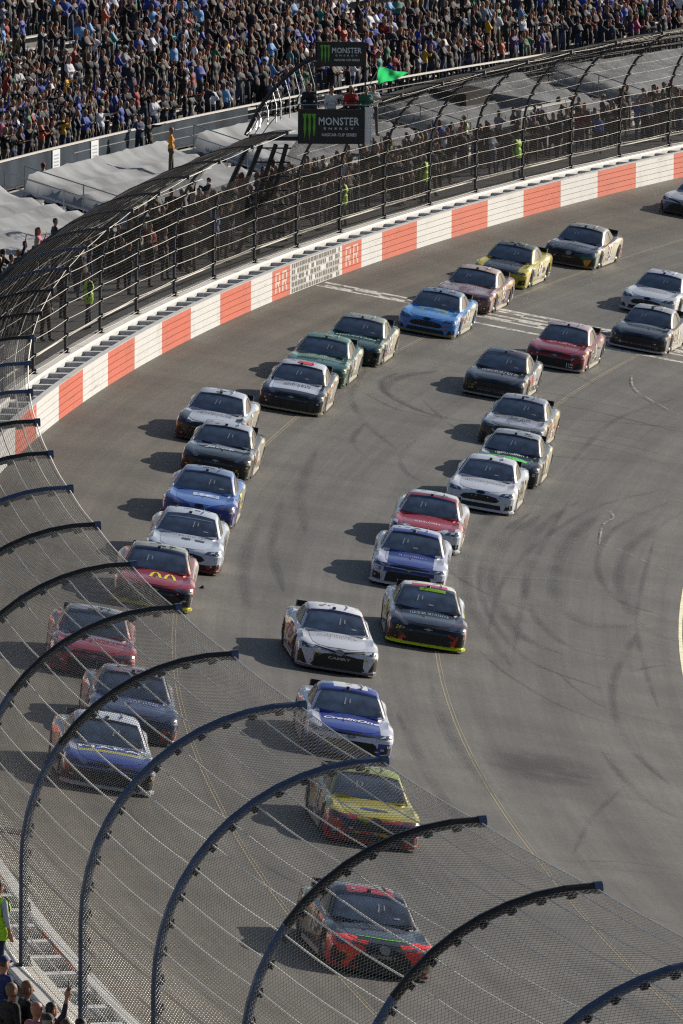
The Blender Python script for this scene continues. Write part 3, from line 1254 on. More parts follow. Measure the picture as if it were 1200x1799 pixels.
# green flag on its staff
fq, _, _ = cam_panel(668, 122, 712, 146, SY - .3)
flag = empty('green_flag', fq)
tag(flag, 'bright green flag streaming out above the flag stand', 'flag')
mb = MB()
n, m = 16, 10
vs = []
for j in range(n + 1):
    for k in range(m + 1):
        u, v = j / n, k / m
        x = (u - .5) * 1.0 * (1 - .05 * abs(v - .5))
        zt = .28 - .20 * max(0, u - .2)
        zb = -.30 + .36 * u
        z = zb + (zt - zb) * v + .03 * math.sin(u * 8)
        y = .06 * math.sin(u * 9 + v * 3.0) + .02 * math.sin(u * 21 - v * 5)
        vs.append((x, y, z))
mb.add(vs, [(j * (m + 1) + k, (j + 1) * (m + 1) + k, (j + 1) * (m + 1) + k + 1, j * (m + 1) + k + 1) for j in range(n) for k in range(m)])
fm = mat('flag_green', lin('#2a9c5c'), .8)
fn = fm.node_tree
tr = fn.nodes.new('ShaderNodeBsdfTranslucent')
tr.inputs[0].default_value = lin('#3cd07c')
ad = fn.nodes.new('ShaderNodeMixShader')
ad.inputs[0].default_value = .5
fn.links.new(fn.nodes['Principled BSDF'].outputs[0], ad.inputs[1])
fn.links.new(tr.outputs[0], ad.inputs[2])
fn.links.new(ad.outputs[0], fn.nodes['Material Output'].inputs[0])
mb.build('cloth', fm, flag, True)
mb = MB()
mb.tube([(-.95, .0, -.62), (-.45, 0, .30)], .014, 6)
mb.build('staff', mat('staff_wood', (.5, .4, .25, 1), .5), flag)

# ------------------------------------------------------------------ stock cars
XT = [-2.45, -2.40, -2.2, -1.4, 0, .9, 1.5, 1.95, 2.15, 2.3, 2.4, 2.45]
WT = [.86, .92, .965, .995, .965, .97, .99, .985, .955, .87, .72, .50]
ZT = [.85, .88, .895, .90, .83, .745, .70, .655, .615, .57, .51, .43]
SH = [.78, .81, .83, .855, .77, .70, .675, .62, .575, .525, .465, .39]


def body_section(x):
    w = float(np.interp(x, XT, WT))
    zc = float(np.interp(x, XT, ZT))
    zs = float(np.interp(x, XT, SH))
    zb = .09
    bulge = .035 * (math.exp(-((x - 1.4) / .42) ** 2) + math.exp(-((x + 1.39) / .5) ** 2))
    w_b = w - .02
    pts = [(0, zb), (w_b * .6, zb), (w_b, zb), (w + .005, zb + .05), (w + bulge * .5, .30), (w + bulge, .46), (w * .99 + bulge, zs - .10),
           (w * .955 + bulge * .6, zs - .01), (w * .86, zs + .035 + bulge * .6), (w * .70, zc - .022), (w * .45, zc - .004), (w * .2, zc + .006), (0, zc + .008)]
    return pts


def make_body():
    xs = sorted(set([round(-2.45 + i * .1, 3) for i in range(49)] + [2.2, 2.3, 2.36, 2.41, 2.44, 2.45]))
    mb = MB()
    rows = []
    for x in xs:
        p = body_section(x)
        ring = [(x, y, z) for y, z in p] + [(x, -y, z) for y, z in p[-2:0:-1]]
        rows.append(ring)
    n = len(rows[0])
    vs = [v for r in rows for v in r]
    fs = []
    for i in range(len(rows) - 1):
        for k in range(n):
            k2 = (k + 1) % n
            fs.append((i * n + k, (i + 1) * n + k, (i + 1) * n + k2, i * n + k2))
    fs.append(tuple(range(n)))
    fs.append(tuple((len(rows) - 1) * n + k for k in range(n))[::-1])
    mb.add(vs, fs)
    me = mb.mesh('body', None, True)
    bm = bmesh.new()
    bm.from_mesh(me)
    bmesh.ops.recalc_face_normals(bm, faces=bm.faces)
    bm.to_mesh(me)
    bm.free()
    o = bpy.data.objects.new('tmp', me)
    COL.objects.link(o)
    cuts = []
    for wx in (1.42, -1.39):
        for sy in (1, -1):
            c = MB()
            nseg = 28
            rr = .34
            vs, fs = [], []
            for yy in (sy * .62, sy * 1.3):
                for k in range(nseg):
                    t = 2 * math.pi * k / nseg
                    vs.append((wx + rr * math.cos(t), yy, .325 + rr * math.sin(t)))
            for k in range(nseg):
                k2 = (k + 1) % nseg
                fs.append((k, k2, nseg + k2, nseg + k))
            fs.append(tuple(range(nseg))[::-1])
            fs.append(tuple(nseg + k for k in range(nseg)))
            c.add(vs, fs)
            cm = c.mesh('cut')
            bm = bmesh.new()
            bm.from_mesh(cm)
            bmesh.ops.recalc_face_normals(bm, faces=bm.faces)
            bm.to_mesh(cm)
            bm.free()
            co_ = bpy.data.objects.new('cut', cm)
            COL.objects.link(co_)
            cuts.append(co_)
            md = o.modifiers.new('b', 'BOOLEAN')
            md.object = co_
            md.solver = 'EXACT'
            md.operation = 'DIFFERENCE'
    dg = bpy.context.evaluated_depsgraph_get()
    dg.update()
    out = bpy.data.meshes.new_from_object(o.evaluated_get(dg))
    for c in cuts + [o]:
        bpy.data.objects.remove(c)
    out.name = 'body'
    # smooth by angle: mark sharp edges
    bm = bmesh.new()
    bm.from_mesh(out)
    for e in bm.edges:
        if len(e.link_faces) == 2 and e.calc_face_angle(0) > R_(38):
            e.smooth = False
    for f in bm.faces:
        f.smooth = True
    bm.to_mesh(out)
    bm.free()
    out.materials.clear()
    return out


GX = [-1.90, -1.6, -1.25, -.95, -.6, -.2, .1, .45, .86, 1.0]
GZ = [.90, .99, 1.11, 1.19, 1.24, 1.235, 1.17, 1.00, .765, .60]
GB = [.66, .76, .84, .87, .885, .895, .895, .89, .82, .66]
GT = [.52, .57, .61, .63, .645, .655, .665, .73, .80, .64]


def make_cabin():
    xs = [round(-1.90 + i * .1, 3) for i in range(30)]
    rows = []
    for x in xs:
        z = float(np.interp(x, GX, GZ))
        wb = float(np.interp(x, GX, GB))
        wt = float(np.interp(x, GX, GT))
        zb = .70
        sag = .03 if x < .2 else .015
        p = [(wb, zb), (wb - .01, zb + .05), ((wb + wt) / 2 + .015, (zb + z) / 2), (wt + .012, z - .045), (wt * .93, z - .008), (wt * .6, z + sag * .55), (wt * .25, z + sag * .9), (0, z + sag)]
        rows.append([(x, y, zz) for y, zz in p] + [(x, -y, zz) for y, zz in p[-2::-1]])
    n = len(rows[0])
    mb = MB()
    fs = []
    for i in range(len(rows) - 1):
        for k in range(n - 1):
            fs.append((i * n + k, (i + 1) * n + k, (i + 1) * n + k + 1, i * n + k + 1))
    fs.append(tuple(range(n)))
    fs.append(tuple((len(rows) - 1) * n + k for k in range(n))[::-1])
    mb.add([v for r in rows for v in r], fs)
    me = mb.mesh('roof', None, True)
    bm = bmesh.new()
    bm.from_mesh(me)
    bmesh.ops.recalc_face_normals(bm, faces=bm.faces)
    bm.to_mesh(me)
    bm.free()
    return me


BODY = make_body()
CABIN = make_cabin()


def bvh_of(me):
    return BVHTree.FromPolygons([v.co.copy() for v in me.vertices], [tuple(p.vertices) for p in me.polygons])


BV_B, BV_C = bvh_of(BODY), bvh_of(CABIN)
DIRS = {'top': lambda u, v: (Vector((u, v, 4)), Vector((0, 0, -1))),       # (x, y)
        'front': lambda u, v: (Vector((5, u, v)), Vector((-1, 0, 0))),      # (y, z)
        'left': lambda u, v: (Vector((u, 4, v)), Vector((0, -1, 0))),       # (x, z)
        'right': lambda u, v: (Vector((u, -4, v)), Vector((0, 1, 0))),
        'back': lambda u, v: (Vector((-5, u, v)), Vector((1, 0, 0)))}


def conform(bm, side, bvh, eps, maxlen=.10):
    bmesh.ops.triangulate(bm, faces=bm.faces)
    for _ in range(4):
        es = [e for e in bm.edges if e.calc_length() > maxlen]
        if not es:
            break
        bmesh.ops.subdivide_edges(bm, edges=es, cuts=1, use_grid_fill=False)
        bmesh.ops.triangulate(bm, faces=bm.faces)
    bad = []
    for v in bm.verts:
        o, d = DIRS[side](v.co.x, v.co.y)
        h = bvh.ray_cast(o, d)
        if h[0] is None:
            bad.append(v)
            continue
        nn = h[1]
        if nn.dot(d) > 0:
            nn = -nn
        v.co = h[0] + nn * eps - d * eps * .5
    if bad:
        bmesh.ops.delete(bm, geom=bad, context='VERTS')


def decal(name, polys, side, bvh=None, eps=.006, maxlen=.10):
    bm = bmesh.new()
    for pl in polys:
        bm.faces.new([bm.verts.new((u, v, 0)) for u, v in pl])
    conform(bm, side, bvh or BV_B, eps, maxlen)
    for f in bm.faces:
        f.smooth = True
    me = bpy.data.meshes.new(name)
    bm.to_mesh(me)
    bm.free()
    return me


def mir(pl):
    return [(-u, v) for u, v in pl][::-1]


def mirs(pl):
    return [(u, -v) for u, v in pl][::-1]


def decal_text(name, body, size, side, u0, v0, bold=True, shear=0.0, sx=1.0, bvh=None, eps=.011):
    me = text_mesh(body, size, bold, shear)
    bm = bmesh.new()
    bm.from_mesh(me)
    for v in bm.verts:
        tx, ty = v.co.x * sx, v.co.y
        if side == 'top':
            v.co = Vector((u0 - ty, v0 + tx, 0))
        elif side == 'front':
            v.co = Vector((u0 + tx, v0 + ty, 0))
        elif side == 'left':
            v.co = Vector((u0 - tx, v0 + ty, 0))
        elif side == 'right':
            v.co = Vector((u0 + tx, v0 + ty, 0))
    conform(bm, side, bvh or BV_B, eps, .14)
    m2 = bpy.data.meshes.new(name)
    bm.to_mesh(m2)
    bm.free()
    bpy.data.meshes.remove(me)
    return m2


def scribble(seed, x0, x1, y0, y1, rows=2):
    """rows of short broken strokes, as sponsor lettering too small to read"""
    r = random.Random(seed)
    out = []
    for j in range(rows):
        xa = x0 + (x1 - x0) * j / rows
        xb = xa + (x1 - x0) / rows * .72
        y = y0 + r.uniform(0, .08)
        while y < y1:
            w = r.uniform(.025, .05)
            t = r.random()
            if t < .45:
                out.append([(xa, y), (xb, y), (xb, y + w * .45), (xa, y + w * .45)])
            elif t < .75:
                out.append([(xa, y), (xa + (xb - xa) * .3, y), (xa + (xb - xa) * .3, y + w), (xa, y + w)])
                out.append([(xa + (xb - xa) * .6, y), (xb, y), (xb, y + w), (xa + (xb - xa) * .6, y + w)])
            else:
                out.append([(xa, y + w * .6), (xb, y), (xb, y + w * .4), (xa, y + w)])
            y += w + .018
            if r.random() < .12:
                y += .05
    return out


# shared meshes
M_HOOD = decal('hood', [[(.93, -.66), (.93, .66), (1.6, .67), (2.02, .64), (2.22, .50), (2.30, .25), (2.30, -.25), (2.22, -.50), (2.02, -.64), (1.6, -.67)]], 'top', eps=.004, maxlen=.14)
M_WIND = decal('windshield', [[(.80, -.795), (.86, -.4), (.885, 0), (.86, .4), (.80, .795), (.14, .61), (.12, .3), (.11, 0), (.12, -.3), (.14, -.61)]], 'top', BV_C, .006, .12)
M_REARW = decal('rear_window', [[(-1.70, -.56), (-1.05, -.50), (-1.0, 0), (-1.05, .50), (-1.70, .56), (-1.74, 0)]], 'top', BV_C, .006, .14)
sw = [[(.58, .80), (.06, 1.08), (-.32, 1.155), (-.36, .82)]]
sq = [[(-.44, .83), (-.42, 1.155), (-.95, 1.09), (-1.22, .90)]]
M_SW = {s_: decal('side_window', sw, s_, BV_C, .008, .2) for s_ in ('left', 'right')}
M_SQ = {s_: decal('quarter_window', sq, s_, BV_C, .008, .2) for s_ in ('left', 'right')}
HL = {'t': [(.50, .545), (.70, .575), (.90, .60), (.95, .555), (.88, .50), (.66, .50)],
      'f': [(.52, .50), (.60, .565), (.92, .60), (.95, .54), (.85, .485)],
      'c': [(.50, .505), (.56, .565), (.93, .575), (.93, .515), (.70, .490)]}
FR = {}
FR['t'] = dict(
    grille=[[(-.66, .13), (.66, .13), (.50, .36), (.38, .425), (.14, .455), (-.14, .455), (-.38, .425), (-.50, .36)]],
    slit=[[(-.62, .545), (-.28, .485), (0, .44), (0, .485), (-.28, .535), (-.60, .575)], [(.62, .545), (.60, .575), (.28, .535), (0, .485), (0, .44), (.28, .485)]],
    duct=[[(.74, .12), (.95, .14), (.965, .45), (.90, .44)], [(-.74, .12), (-.90, .44), (-.965, .45), (-.95, .14)]],
    badge=[[(.105 * math.cos(t), .485 + .068 * math.sin(t)) for t in [2 * math.pi * i / 16 for i in range(16)]]])
FR['f'] = dict(
    grille=[[(-.56, .36), (-.46, .30), (.46, .30), (.56, .36), (.46, .44), (.22, .475), (-.22, .475), (-.46, .44)]],
    slit=[[(-.64, .12), (.64, .12), (.60, .24), (-.60, .24)]],
    duct=[[(.72, .13), (.93, .15), (.93, .28), (.76, .25)], [(-.72, .13), (-.76, .25), (-.93, .28), (-.93, .15)]],
    badge=[[(.13 * math.cos(t), .525 + .04 * math.sin(t)) for t in [2 * math.pi * i / 16 for i in range(16)]]])
FR['c'] = dict(
    grille=[[(-.60, .12), (.60, .12), (.58, .34), (.50, .385), (-.50, .385), (-.58, .34)]],
    slit=[[(-.50, .50), (.50, .50), (.52, .53), (.30, .545), (-.30, .545), (-.52, .53)]],
    duct=[[(.70, .13), (.92, .15), (.93, .34), (.74, .30)], [(-.70, .13), (-.74, .30), (-.93, .34), (-.92, .15)]],
    badge=[[(-.10, .455), (-.03, .455), (-.03, .437), (.03, .437), (.03, .455), (.10, .455), (.10, .48), (.03, .48), (.03, .498), (-.03, .498), (-.03, .48), (-.10, .48)]])
FM = {}
for b_ in 'tfc':
    FM[b_] = dict(grille=decal('grille', FR[b_]['grille'], 'front'), slit=decal('upper_grille' if b_ != 'f' else 'lower_grille', FR[b_]['slit'], 'front'),
                  duct=[decal('brake_duct', [d_], 'front') for d_ in FR[b_]['duct']],
                  badge=decal('badge', FR[b_]['badge'], 'front', eps=.012),
                  lamp=[decal('headlight', [HL[b_]], 'front'), decal('headlight', [mir(HL[b_])], 'front')])


def make_splitter():
    mb = MB()
    xs = [1.95, 2.15, 2.3, 2.4, 2.45]
    out = [(x + .05, float(np.interp(x, XT, WT)) + .015) for x in xs]
    top = [(2.51, 0)]
    ring = [(x, w) for x, w in out] + [(2.515, 0)] + [(x, -w) for x, w in out[::-1]]
    n = len(ring)
    vs = [(x, y, .055) for x, y in ring] + [(x, y, .105) for x, y in ring]
    fs = [tuple(range(n))[::-1], tuple(range(n, 2 * n))] + [(i, (i + 1) % n, n + (i + 1) % n, n + i) for i in range(n)]
    mb.add(vs, fs)
    return mb.mesh('splitter')


def make_skirt(s):
    mb = MB()
    mb.box((0, s * .965, .095), (1.0, 0, 0), (0, .022, 0), (0, 0, .045))
    return mb.mesh('side_skirt')


def make_spoiler():
    mb = MB()
    n = 10
    A = [(-2.40 + .03 * (1 - (abs(-.8 + 1.6 * i / n) / .8) ** 2) * -1, -.68 + 1.36 * i / n, .86) for i in range(n + 1)]
    B = [(x - .08, y, z + .14) for x, y, z in A]
    C = [(x - .095, y, z + .14) for x, y, z in A]
    D = [(x - .015, y, z) for x, y, z in A]
    mb.strip(A, B)
    mb.strip(B, C)
    mb.strip(C, D)
    for s in (0, n):
        mb.add([A[s], B[s], C[s], D[s]], [(0, 1, 2, 3)])
    for sy in (-1, 1):
        mb.box((-2.36, sy * .69, .92), (.10, 0, 0), (0, .008, 0), (0, 0, .08))
    return mb.mesh('spoiler')


def make_wheel():
    prof = [(.20, -.12), (.28, -.145), (.315, -.125), (.325, -.08), (.325, .08), (.315, .125), (.28, .145), (.20, .12)]
    mb = MB()
    n = 24
    vs = [(r * math.cos(2 * math.pi * k / n), y, r * math.sin(2 * math.pi * k / n)) for k in range(n) for r, y in prof]
    m = len(prof)
    fs = [(k * m + j, ((k + 1) % n) * m + j, ((k + 1) % n) * m + j + 1, k * m + j + 1) for k in range(n) for j in range(m - 1)]
    mb.add(vs, fs)
    tyre = mb.mesh('wheel', None, True)
    mb = MB()
    for sy in (-1, 1):
        ring = [(.205 * math.cos(2 * math.pi * k / n), sy * .115, .205 * math.sin(2 * math.pi * k / n)) for k in range(n)]
        mid_ = [(.16 * math.cos(2 * math.pi * k / n), sy * .06, .16 * math.sin(2 * math.pi * k / n)) for k in range(n)]
        mb.add(ring + mid_ + [(0, sy * .075, 0)], [(k, (k + 1) % n, n + (k + 1) % n, n + k) for k in range(n)] + [(n + k, n + (k + 1) % n, 2 * n) for k in range(n)])
        for j in range(5):
            t = 2 * math.pi * j / 5
            mb.box((.07 * math.cos(t), sy * .085, .07 * math.sin(t)), (.012, 0, 0), (0, .012, 0), (0, 0, .012))
    return tyre, mb.mesh('rim')


M_SPL, M_SPO = make_splitter(), make_spoiler()
M_SK = [make_skirt(1), make_skirt(-1)]
M_TYRE, M_RIM = make_wheel()
mb = MB()
mb.tube([(.03, -.03, 1.17), (.03, -.03, 1.26)], .045, 8)
M_RCAM = mb.mesh('roof_camera')
mb = MB()
mb.box((-.3, .30, 1.27), (.25, 0, 0), (0, .006, 0), (0, 0, .014))
M_RAIL = mb.mesh('roof_rail')
mb = MB()
mb.box((.42, .93, .88), (.03, 0, 0), (0, .045, 0), (0, 0, .03))
M_MIR = mb.mesh('mirror')

glass = mat('tinted_glass', (.030, .048, .088, 1), .07, spec=1.0, noise=(2.2, 1.0))
glass.node_tree.nodes['Principled BSDF'].inputs['IOR'].default_value = 1.85
side_glass = mat('side_opening', (.006, .006, .008, 1), .3)
tyre_m = mat('tyre_rubber_black', (.012, .012, .012, 1), .8)
rim_m = mat('rim_metal', (.25, .25, .24, 1), .4, .7)
lamp_m = mat('headlight_decal', (.05, .07, .12, 1), .12, coat=.5)
grille_m = mat('grille_mesh', (.012, .010, .008, 1), .6)
chrome = mat('badge_chrome', (.30, .29, .27, 1), .5, .3)
blue_badge = mat('badge_blue', lin('#0c1a40'), .4)
lit_wht = mat('lettering_white', (.75, .75, .75, 1), .4)


def paint(name, base, zones, seed=0):
    """car paint with flat colour areas set out in the car's own coordinates"""
    m = bpy.data.materials.new(name)
    m.use_nodes = True
    b = m.node_tree.nodes['Principled BSDF']
    nb = NB(m)
    tc = nb.n.new('ShaderNodeTexCoord')
    sp = nb.n.new('ShaderNodeSeparateXYZ')
    nb.nt.links.new(tc.outputs['Object'], sp.inputs[0])
    X, Y, Z = sp.outputs
    AY = nb.math('ABSOLUTE', Y)
    ch = {'x': X, 'y': Y, 'z': Z, 'a': AY}
    cur = lin(base)
    for i, (c, cond) in enumerate(zones):
        f = None
        for k, v in cond.items():
            if k == 'n':          # broken by noise: (scale, threshold)
                q = nb.noise(nb.scale(tc.outputs['Object'], 1.0), v[0], 2, .5, .6)
                t = nb.math('GREATER_THAN', q, v[1])
            else:
                key = k[0]
                src = ch[key]
                if len(k) > 1:    # slanted limit, e.g. 'az' : |y| + s*z
                    src = nb.math('ADD', ch[k[0]], nb.math('MULTIPLY', ch[k[1]], v[2]))
                t = None
                if v[0] is not None:
                    t = nb.math('GREATER_THAN', src, v[0])
                if v[1] is not None:
                    t2 = nb.math('LESS_THAN', src, v[1])
                    t = t2 if t is None else nb.math('MULTIPLY', t, t2)
            f = t if f is None else nb.math('MULTIPLY', f, t)
        cur = nb.mix(f, cur, lin(c))
    if isinstance(cur, tuple):
        b.inputs['Base Color'].default_value = cur
    else:
        nb.nt.links.new(cur, b.inputs['Base Color'])
    # road film makes the gloss uneven
    q = nb.noise(tc.outputs['Object'], 4.0, 6, .7)
    nb.nt.links.new(nb.ramp(q, .3, .7, .20, .40), b.inputs['Roughness'])
    b.inputs['Coat Weight'].default_value = .9
    b.inputs['Coat Roughness'].default_value = .04
    b.inputs['Specular IOR Level'].default_value = .3
    return m


def car(px, py, brand, base, zones, label, splitter='#101010', extras=(), yaw=0.0, spoiler=None, skirt='#b0aca0', lip=False, number=None, numcol='#d8d8d8', wind_top=None, mir_=True):
    """px,py: where the middle of the front splitter touches the track in the photograph"""
    q = on_track(px, py, .06)
    a, o = ao(q)
    th = R_(yaw)
    hx = Vector((-math.sin(a) * math.cos(th) - (-math.cos(a)) * math.sin(th) * -1 * -1, 0, 0))
    h0 = Vector((-math.sin(a), -math.cos(a), 0))
    inn = Vector((math.cos(a), -math.sin(a), -BANK)).normalized()
    up = h0.cross(inn).normalized()
    rot = Matrix((h0, inn, up)).transposed().to_4x4() @ Matrix.Rotation(th, 4, 'Z')
    org = q - rot.to_3x3() @ Vector((2.48, 0, .06))
    a2, o2 = ao(org)
    org.z = BANK * o2 + .012
    root = empty('race_car', org)
    root.rotation_euler = rot.to_euler()
    tag(root, label, 'race car', 'stock cars running two by two off the turn')
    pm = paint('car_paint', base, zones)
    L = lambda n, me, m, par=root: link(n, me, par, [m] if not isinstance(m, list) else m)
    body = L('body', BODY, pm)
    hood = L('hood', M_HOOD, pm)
    cab = L('roof', CABIN, pm)
    L('windshield', M_WIND, glass)
    L('rear_window', M_REARW, glass)
    for s_ in ('left', 'right'):
        L('side_window', M_SW[s_], side_glass)
        L('quarter_window', M_SQ[s_], side_glass)
    fm_ = FM[brand]
    L('grille', fm_['grille'], grille_m)
    L('upper_grille' if brand != 'f' else 'lower_grille', fm_['slit'], grille_m)
    for d_ in fm_['duct']:
        L('brake_duct', d_, grille_m)
    for d_ in fm_['lamp']:
        L('headlight', d_, lamp_m)
    L('badge', fm_['badge'], blue_badge if brand == 'f' else chrome)
    L('splitter', M_SPL, mat('splitter_paint', splitter, .4))
    for s_ in M_SK:
        L('side_skirt', s_, mat('skirt', skirt, .45))
    L('spoiler', M_SPO, mat('spoiler_paint', spoiler or '#0c0c0e', .35))
    L('roof_camera', M_RCAM, black)
    L('roof_rail', M_RAIL, pm)
    for wx in (1.42, -1.39):
        for sy in (1, -1):
            w = L('wheel', M_TYRE, tyre_m)
            w.location = (wx, sy * .85, .325)
            r = L('rim', M_RIM, rim_m, w)
    for nm, me, mm, par in extras:
        L(nm, me, mm, {'hood': hood, 'body': body, 'roof': cab}[par])
    if number:
        mm = mat('number_paint', numcol, .4)
        L('door_number', decal_text('door_number', number, .58, 'left', -.1, .52), mm, body)
        L('door_number', decal_text('door_number', number, .58, 'right', -.1, .52), mm, body)
    # pale cage bars and gear showing through the windshield
    rs = random.Random(int(px * 3 + py))
    y0 = rs.choice((-.30, -.12, .08))
    bars = [[(.62, y0), (.40, y0 + .03), (.40, y0 + .055), (.62, y0 + .03)], [(.56, y0 + .12), (.42, y0 + .13), (.42, y0 + .15), (.56, y0 + .15)]]
    if rs.random() < .5:
        bars.append([(.74, y0 + .3), (.70, y0 + .3), (.70, y0 + .42), (.74, y0 + .42)])
    L('cage_bars', decal('cage_bars', bars, 'top', BV_C, .012), mat('bar_pale', (.34, .36, .40, 1), .3), cab)
    if not any(e[0] == 'windshield_strip' for e in extras):
        L('windshield_strip', decal('windshield_strip', [[(.20, -.62), (.19, 0), (.20, .62), (.14, .60), (.13, 0), (.14, -.60)]], 'top', BV_C, .010, .2), mat('header_strip', rs.choice(['#1a2c5c', '#0c0d10', '#5c6880', '#0c0d10', '#22304c']), .3), cab)
    # sponsor patches along the flanks and the nose corners
    for cc in rs.sample(['#c8c8c8', '#a82420', '#c8a828', '#1c3c8c', '#181818', '#b8b8b8', '#d06a20'], 3):
        fl = []
        for _ in range(5):
            x, z = rs.choice((rs.uniform(-.92, .85), rs.uniform(-.92, .85), rs.uniform(-2.3, -1.95))), rs.uniform(.16, .60)
            w, h = rs.uniform(.08, .32), rs.uniform(.04, .13)
            fl.append([(x, z), (x + w, z), (x + w * 1.05, z + h), (x + w * .05, z + h)])
        for s_ in ('left', 'right'):
            L('sponsor_patches', decal('sponsor_patches', fl, s_, eps=.004, maxlen=.25), mat('patch', cc, .4), body)
    nc = []
    for _ in range(5):
        y, z = rs.uniform(.52, .86) * rs.choice((-1, 1)), rs.uniform(.16, .44)
        w, h = rs.uniform(.03, .09), rs.uniform(.025, .05)
        nc.append([(y, z), (y + w, z), (y + w, z + h), (y, z + h)])
    L('nose_patches', decal('nose_patches', nc, 'front', eps=.008, maxlen=.25), mat('patch', rs.choice(['#b8b8b8', '#c0a030', '#b03028']), .4), body)
    rfp = []
    for _ in range(6):
        x, y = rs.uniform(-.7, -.05), rs.uniform(-.5, .35)
        w, h = rs.uniform(.04, .10), rs.uniform(.06, .2)
        rfp.append([(x, y), (x + w, y), (x + w, y + h), (x, y + h)])
    L('roof_patches', decal('roof_patches', rfp, 'top', BV_C, .006, .3), mat('patch', rs.choice(['#9a9ca4', '#30343c', '#5c6070']), .4), cab)
    # small contingency stickers on the front fenders
    st = []
    rs = random.Random(int(px * 7 + py))
    for k in range(7):
        x, z = 1.0 - .1 * (k % 3) + .02, .62 - .1 * (k // 3)
        st.append([(x, z), (x + .08, z), (x + .08, z + .05), (x, z + .05)])
    for s_ in ('left', 'right'):
        L('stickers', decal('stickers', st, s_), mat('sticker', rs.choice(['#c8c8c8', '#c8b030', '#b03030', '#d0d0d0']), .4), body)
    return root


def mm(c, r=.4):
    return mat('livery_colour', c, r)


def hood_marks(seed, c, x0=1.25, x1=1.75, y0=-.45, y1=.45, rows=2):
    return ('hood_lettering', decal('hood_lettering', scribble(seed, x0, x1, y0, y1, rows), 'top', eps=.010, maxlen=.3), mm(c), 'hood')


def hood_text(t, c, size=.34, x=1.5, sx=1.0, shear=0.0):
    return ('hood_lettering', decal_text('hood_lettering', t, size, 'top', x, 0, True, shear, sx), mm(c), 'hood')


def front_marks(seed, c, y0, y1, z0, z1, rows=1):
    pl = [[(y, z) for (z, y) in p] for p in scribble(seed, z0, z1, y0, y1, rows)]
    return ('nose_lettering', decal('nose_lettering', pl, 'front', eps=.013, maxlen=.3), mm(c), 'body')


# livery zones: x forward, y left, z up, a = |y|
car(671, 1713, 't', '#0e131d', [('#ee3416', dict(x=(1.7, None), a=(.50, None), z=(.10, .64))), ('#e02c16', dict(x=(1.95, None), az=(.60, None, .5), z=(.28, .60))), ('#0b0c10', dict(x=(2.0, None), a=(.70, .84), z=(.20, .34))),
    ('#5a3a1c', dict(a=(.9, None), x=(-.4, 1.2), z=(None, .8), n=(2.2, .45))), ('#6f7a22', dict(a=(.9, None), x=(None, -.2), z=(None, .85), n=(2.6, .46))),
    ('#b02a30', dict(x=(-.3, .12), a=(None, .45), z=(1.09, None))), ('#3a4458', dict(x=(.9, 1.35), z=(.6, None), a=(None, .7), n=(1.4, .5)))],
    'black race car with red front corners, nearest the camera under the fence', splitter='#20242c', number='78', numcol='#d8d0c0',
    extras=[('hood_stripe', decal('hood_stripe', [[(1.98, -.5), (2.02, -.5), (2.12, 0), (2.06, .5), (2.02, .5), (2.07, 0)]], 'top', eps=.01), mm('#58c020'), 'hood'),
            ('nose_lettering', decal_text('nose_lettering', 'CAMRY', .09, 'front', 0, .36, sx=1.6), mm('#9a9a98'), 'body'),
            hood_marks(11, '#58606c', 1.1, 1.5)])
car(655, 1485, 'f', '#a89f1e', [('#a81c18', dict(x=(1.6, None), z=(None, .56), n=(1.6, .42))), ('#a81c18', dict(xa=(2.55, None, .9), z=(.1, .58), a=(.4, None))), ('#1c2444', dict(x=(1.9, None), a=(.25, .7), z=(.28, .50))),
    ('#7a5a1a', dict(a=(.9, None), x=(None, 1.0), n=(2.0, .46))), ('#98a83a', dict(z=(1.04, None)))],
    'yellow race car with red front fenders, seen through the fence mesh', splitter='#7a1a14', number='22',
    extras=[('hood_oval', decal('hood_oval', [[(1.85 + .10 * math.cos(t), .30 * math.sin(t)) for t in [i * math.pi / 8 for i in range(16)]]], 'top', eps=.009), mm('#26407e'), 'hood')])
car(612, 1328, 'c', '#c2c6d8', [('#22358e', dict(x=(.8, None), a=(None, .66), z=(.5, None), xa=(None, 2.62, .55))), ('#22358e', dict(z=(1.04, None), x=(None, .2))), ('#1e3a86', dict(x=(1.4, None), z=(None, .30))), ('#1e3a86', dict(x=(1.9, None), a=(.62, None), z=(None, .40))),
    ('#8c8ea0', dict(a=(.9, None), x=(None, .6), n=(2.4, .5))), ('#d8dae2', dict(z=(1.14, None), x=(-.9, -.05), y=(-.35, .42)))],
    'blue and white race car with white script across its blue hood, behind the yellow car', splitter='#1c2f78', number='42', numcol='#f0f0f0',
    extras=[('hood_lettering', decal_text('hood_lettering', 'CreditOne', .30, 'top', 1.50, 0, True, .35, .95), mm('#e8ecf6'), 'hood')])
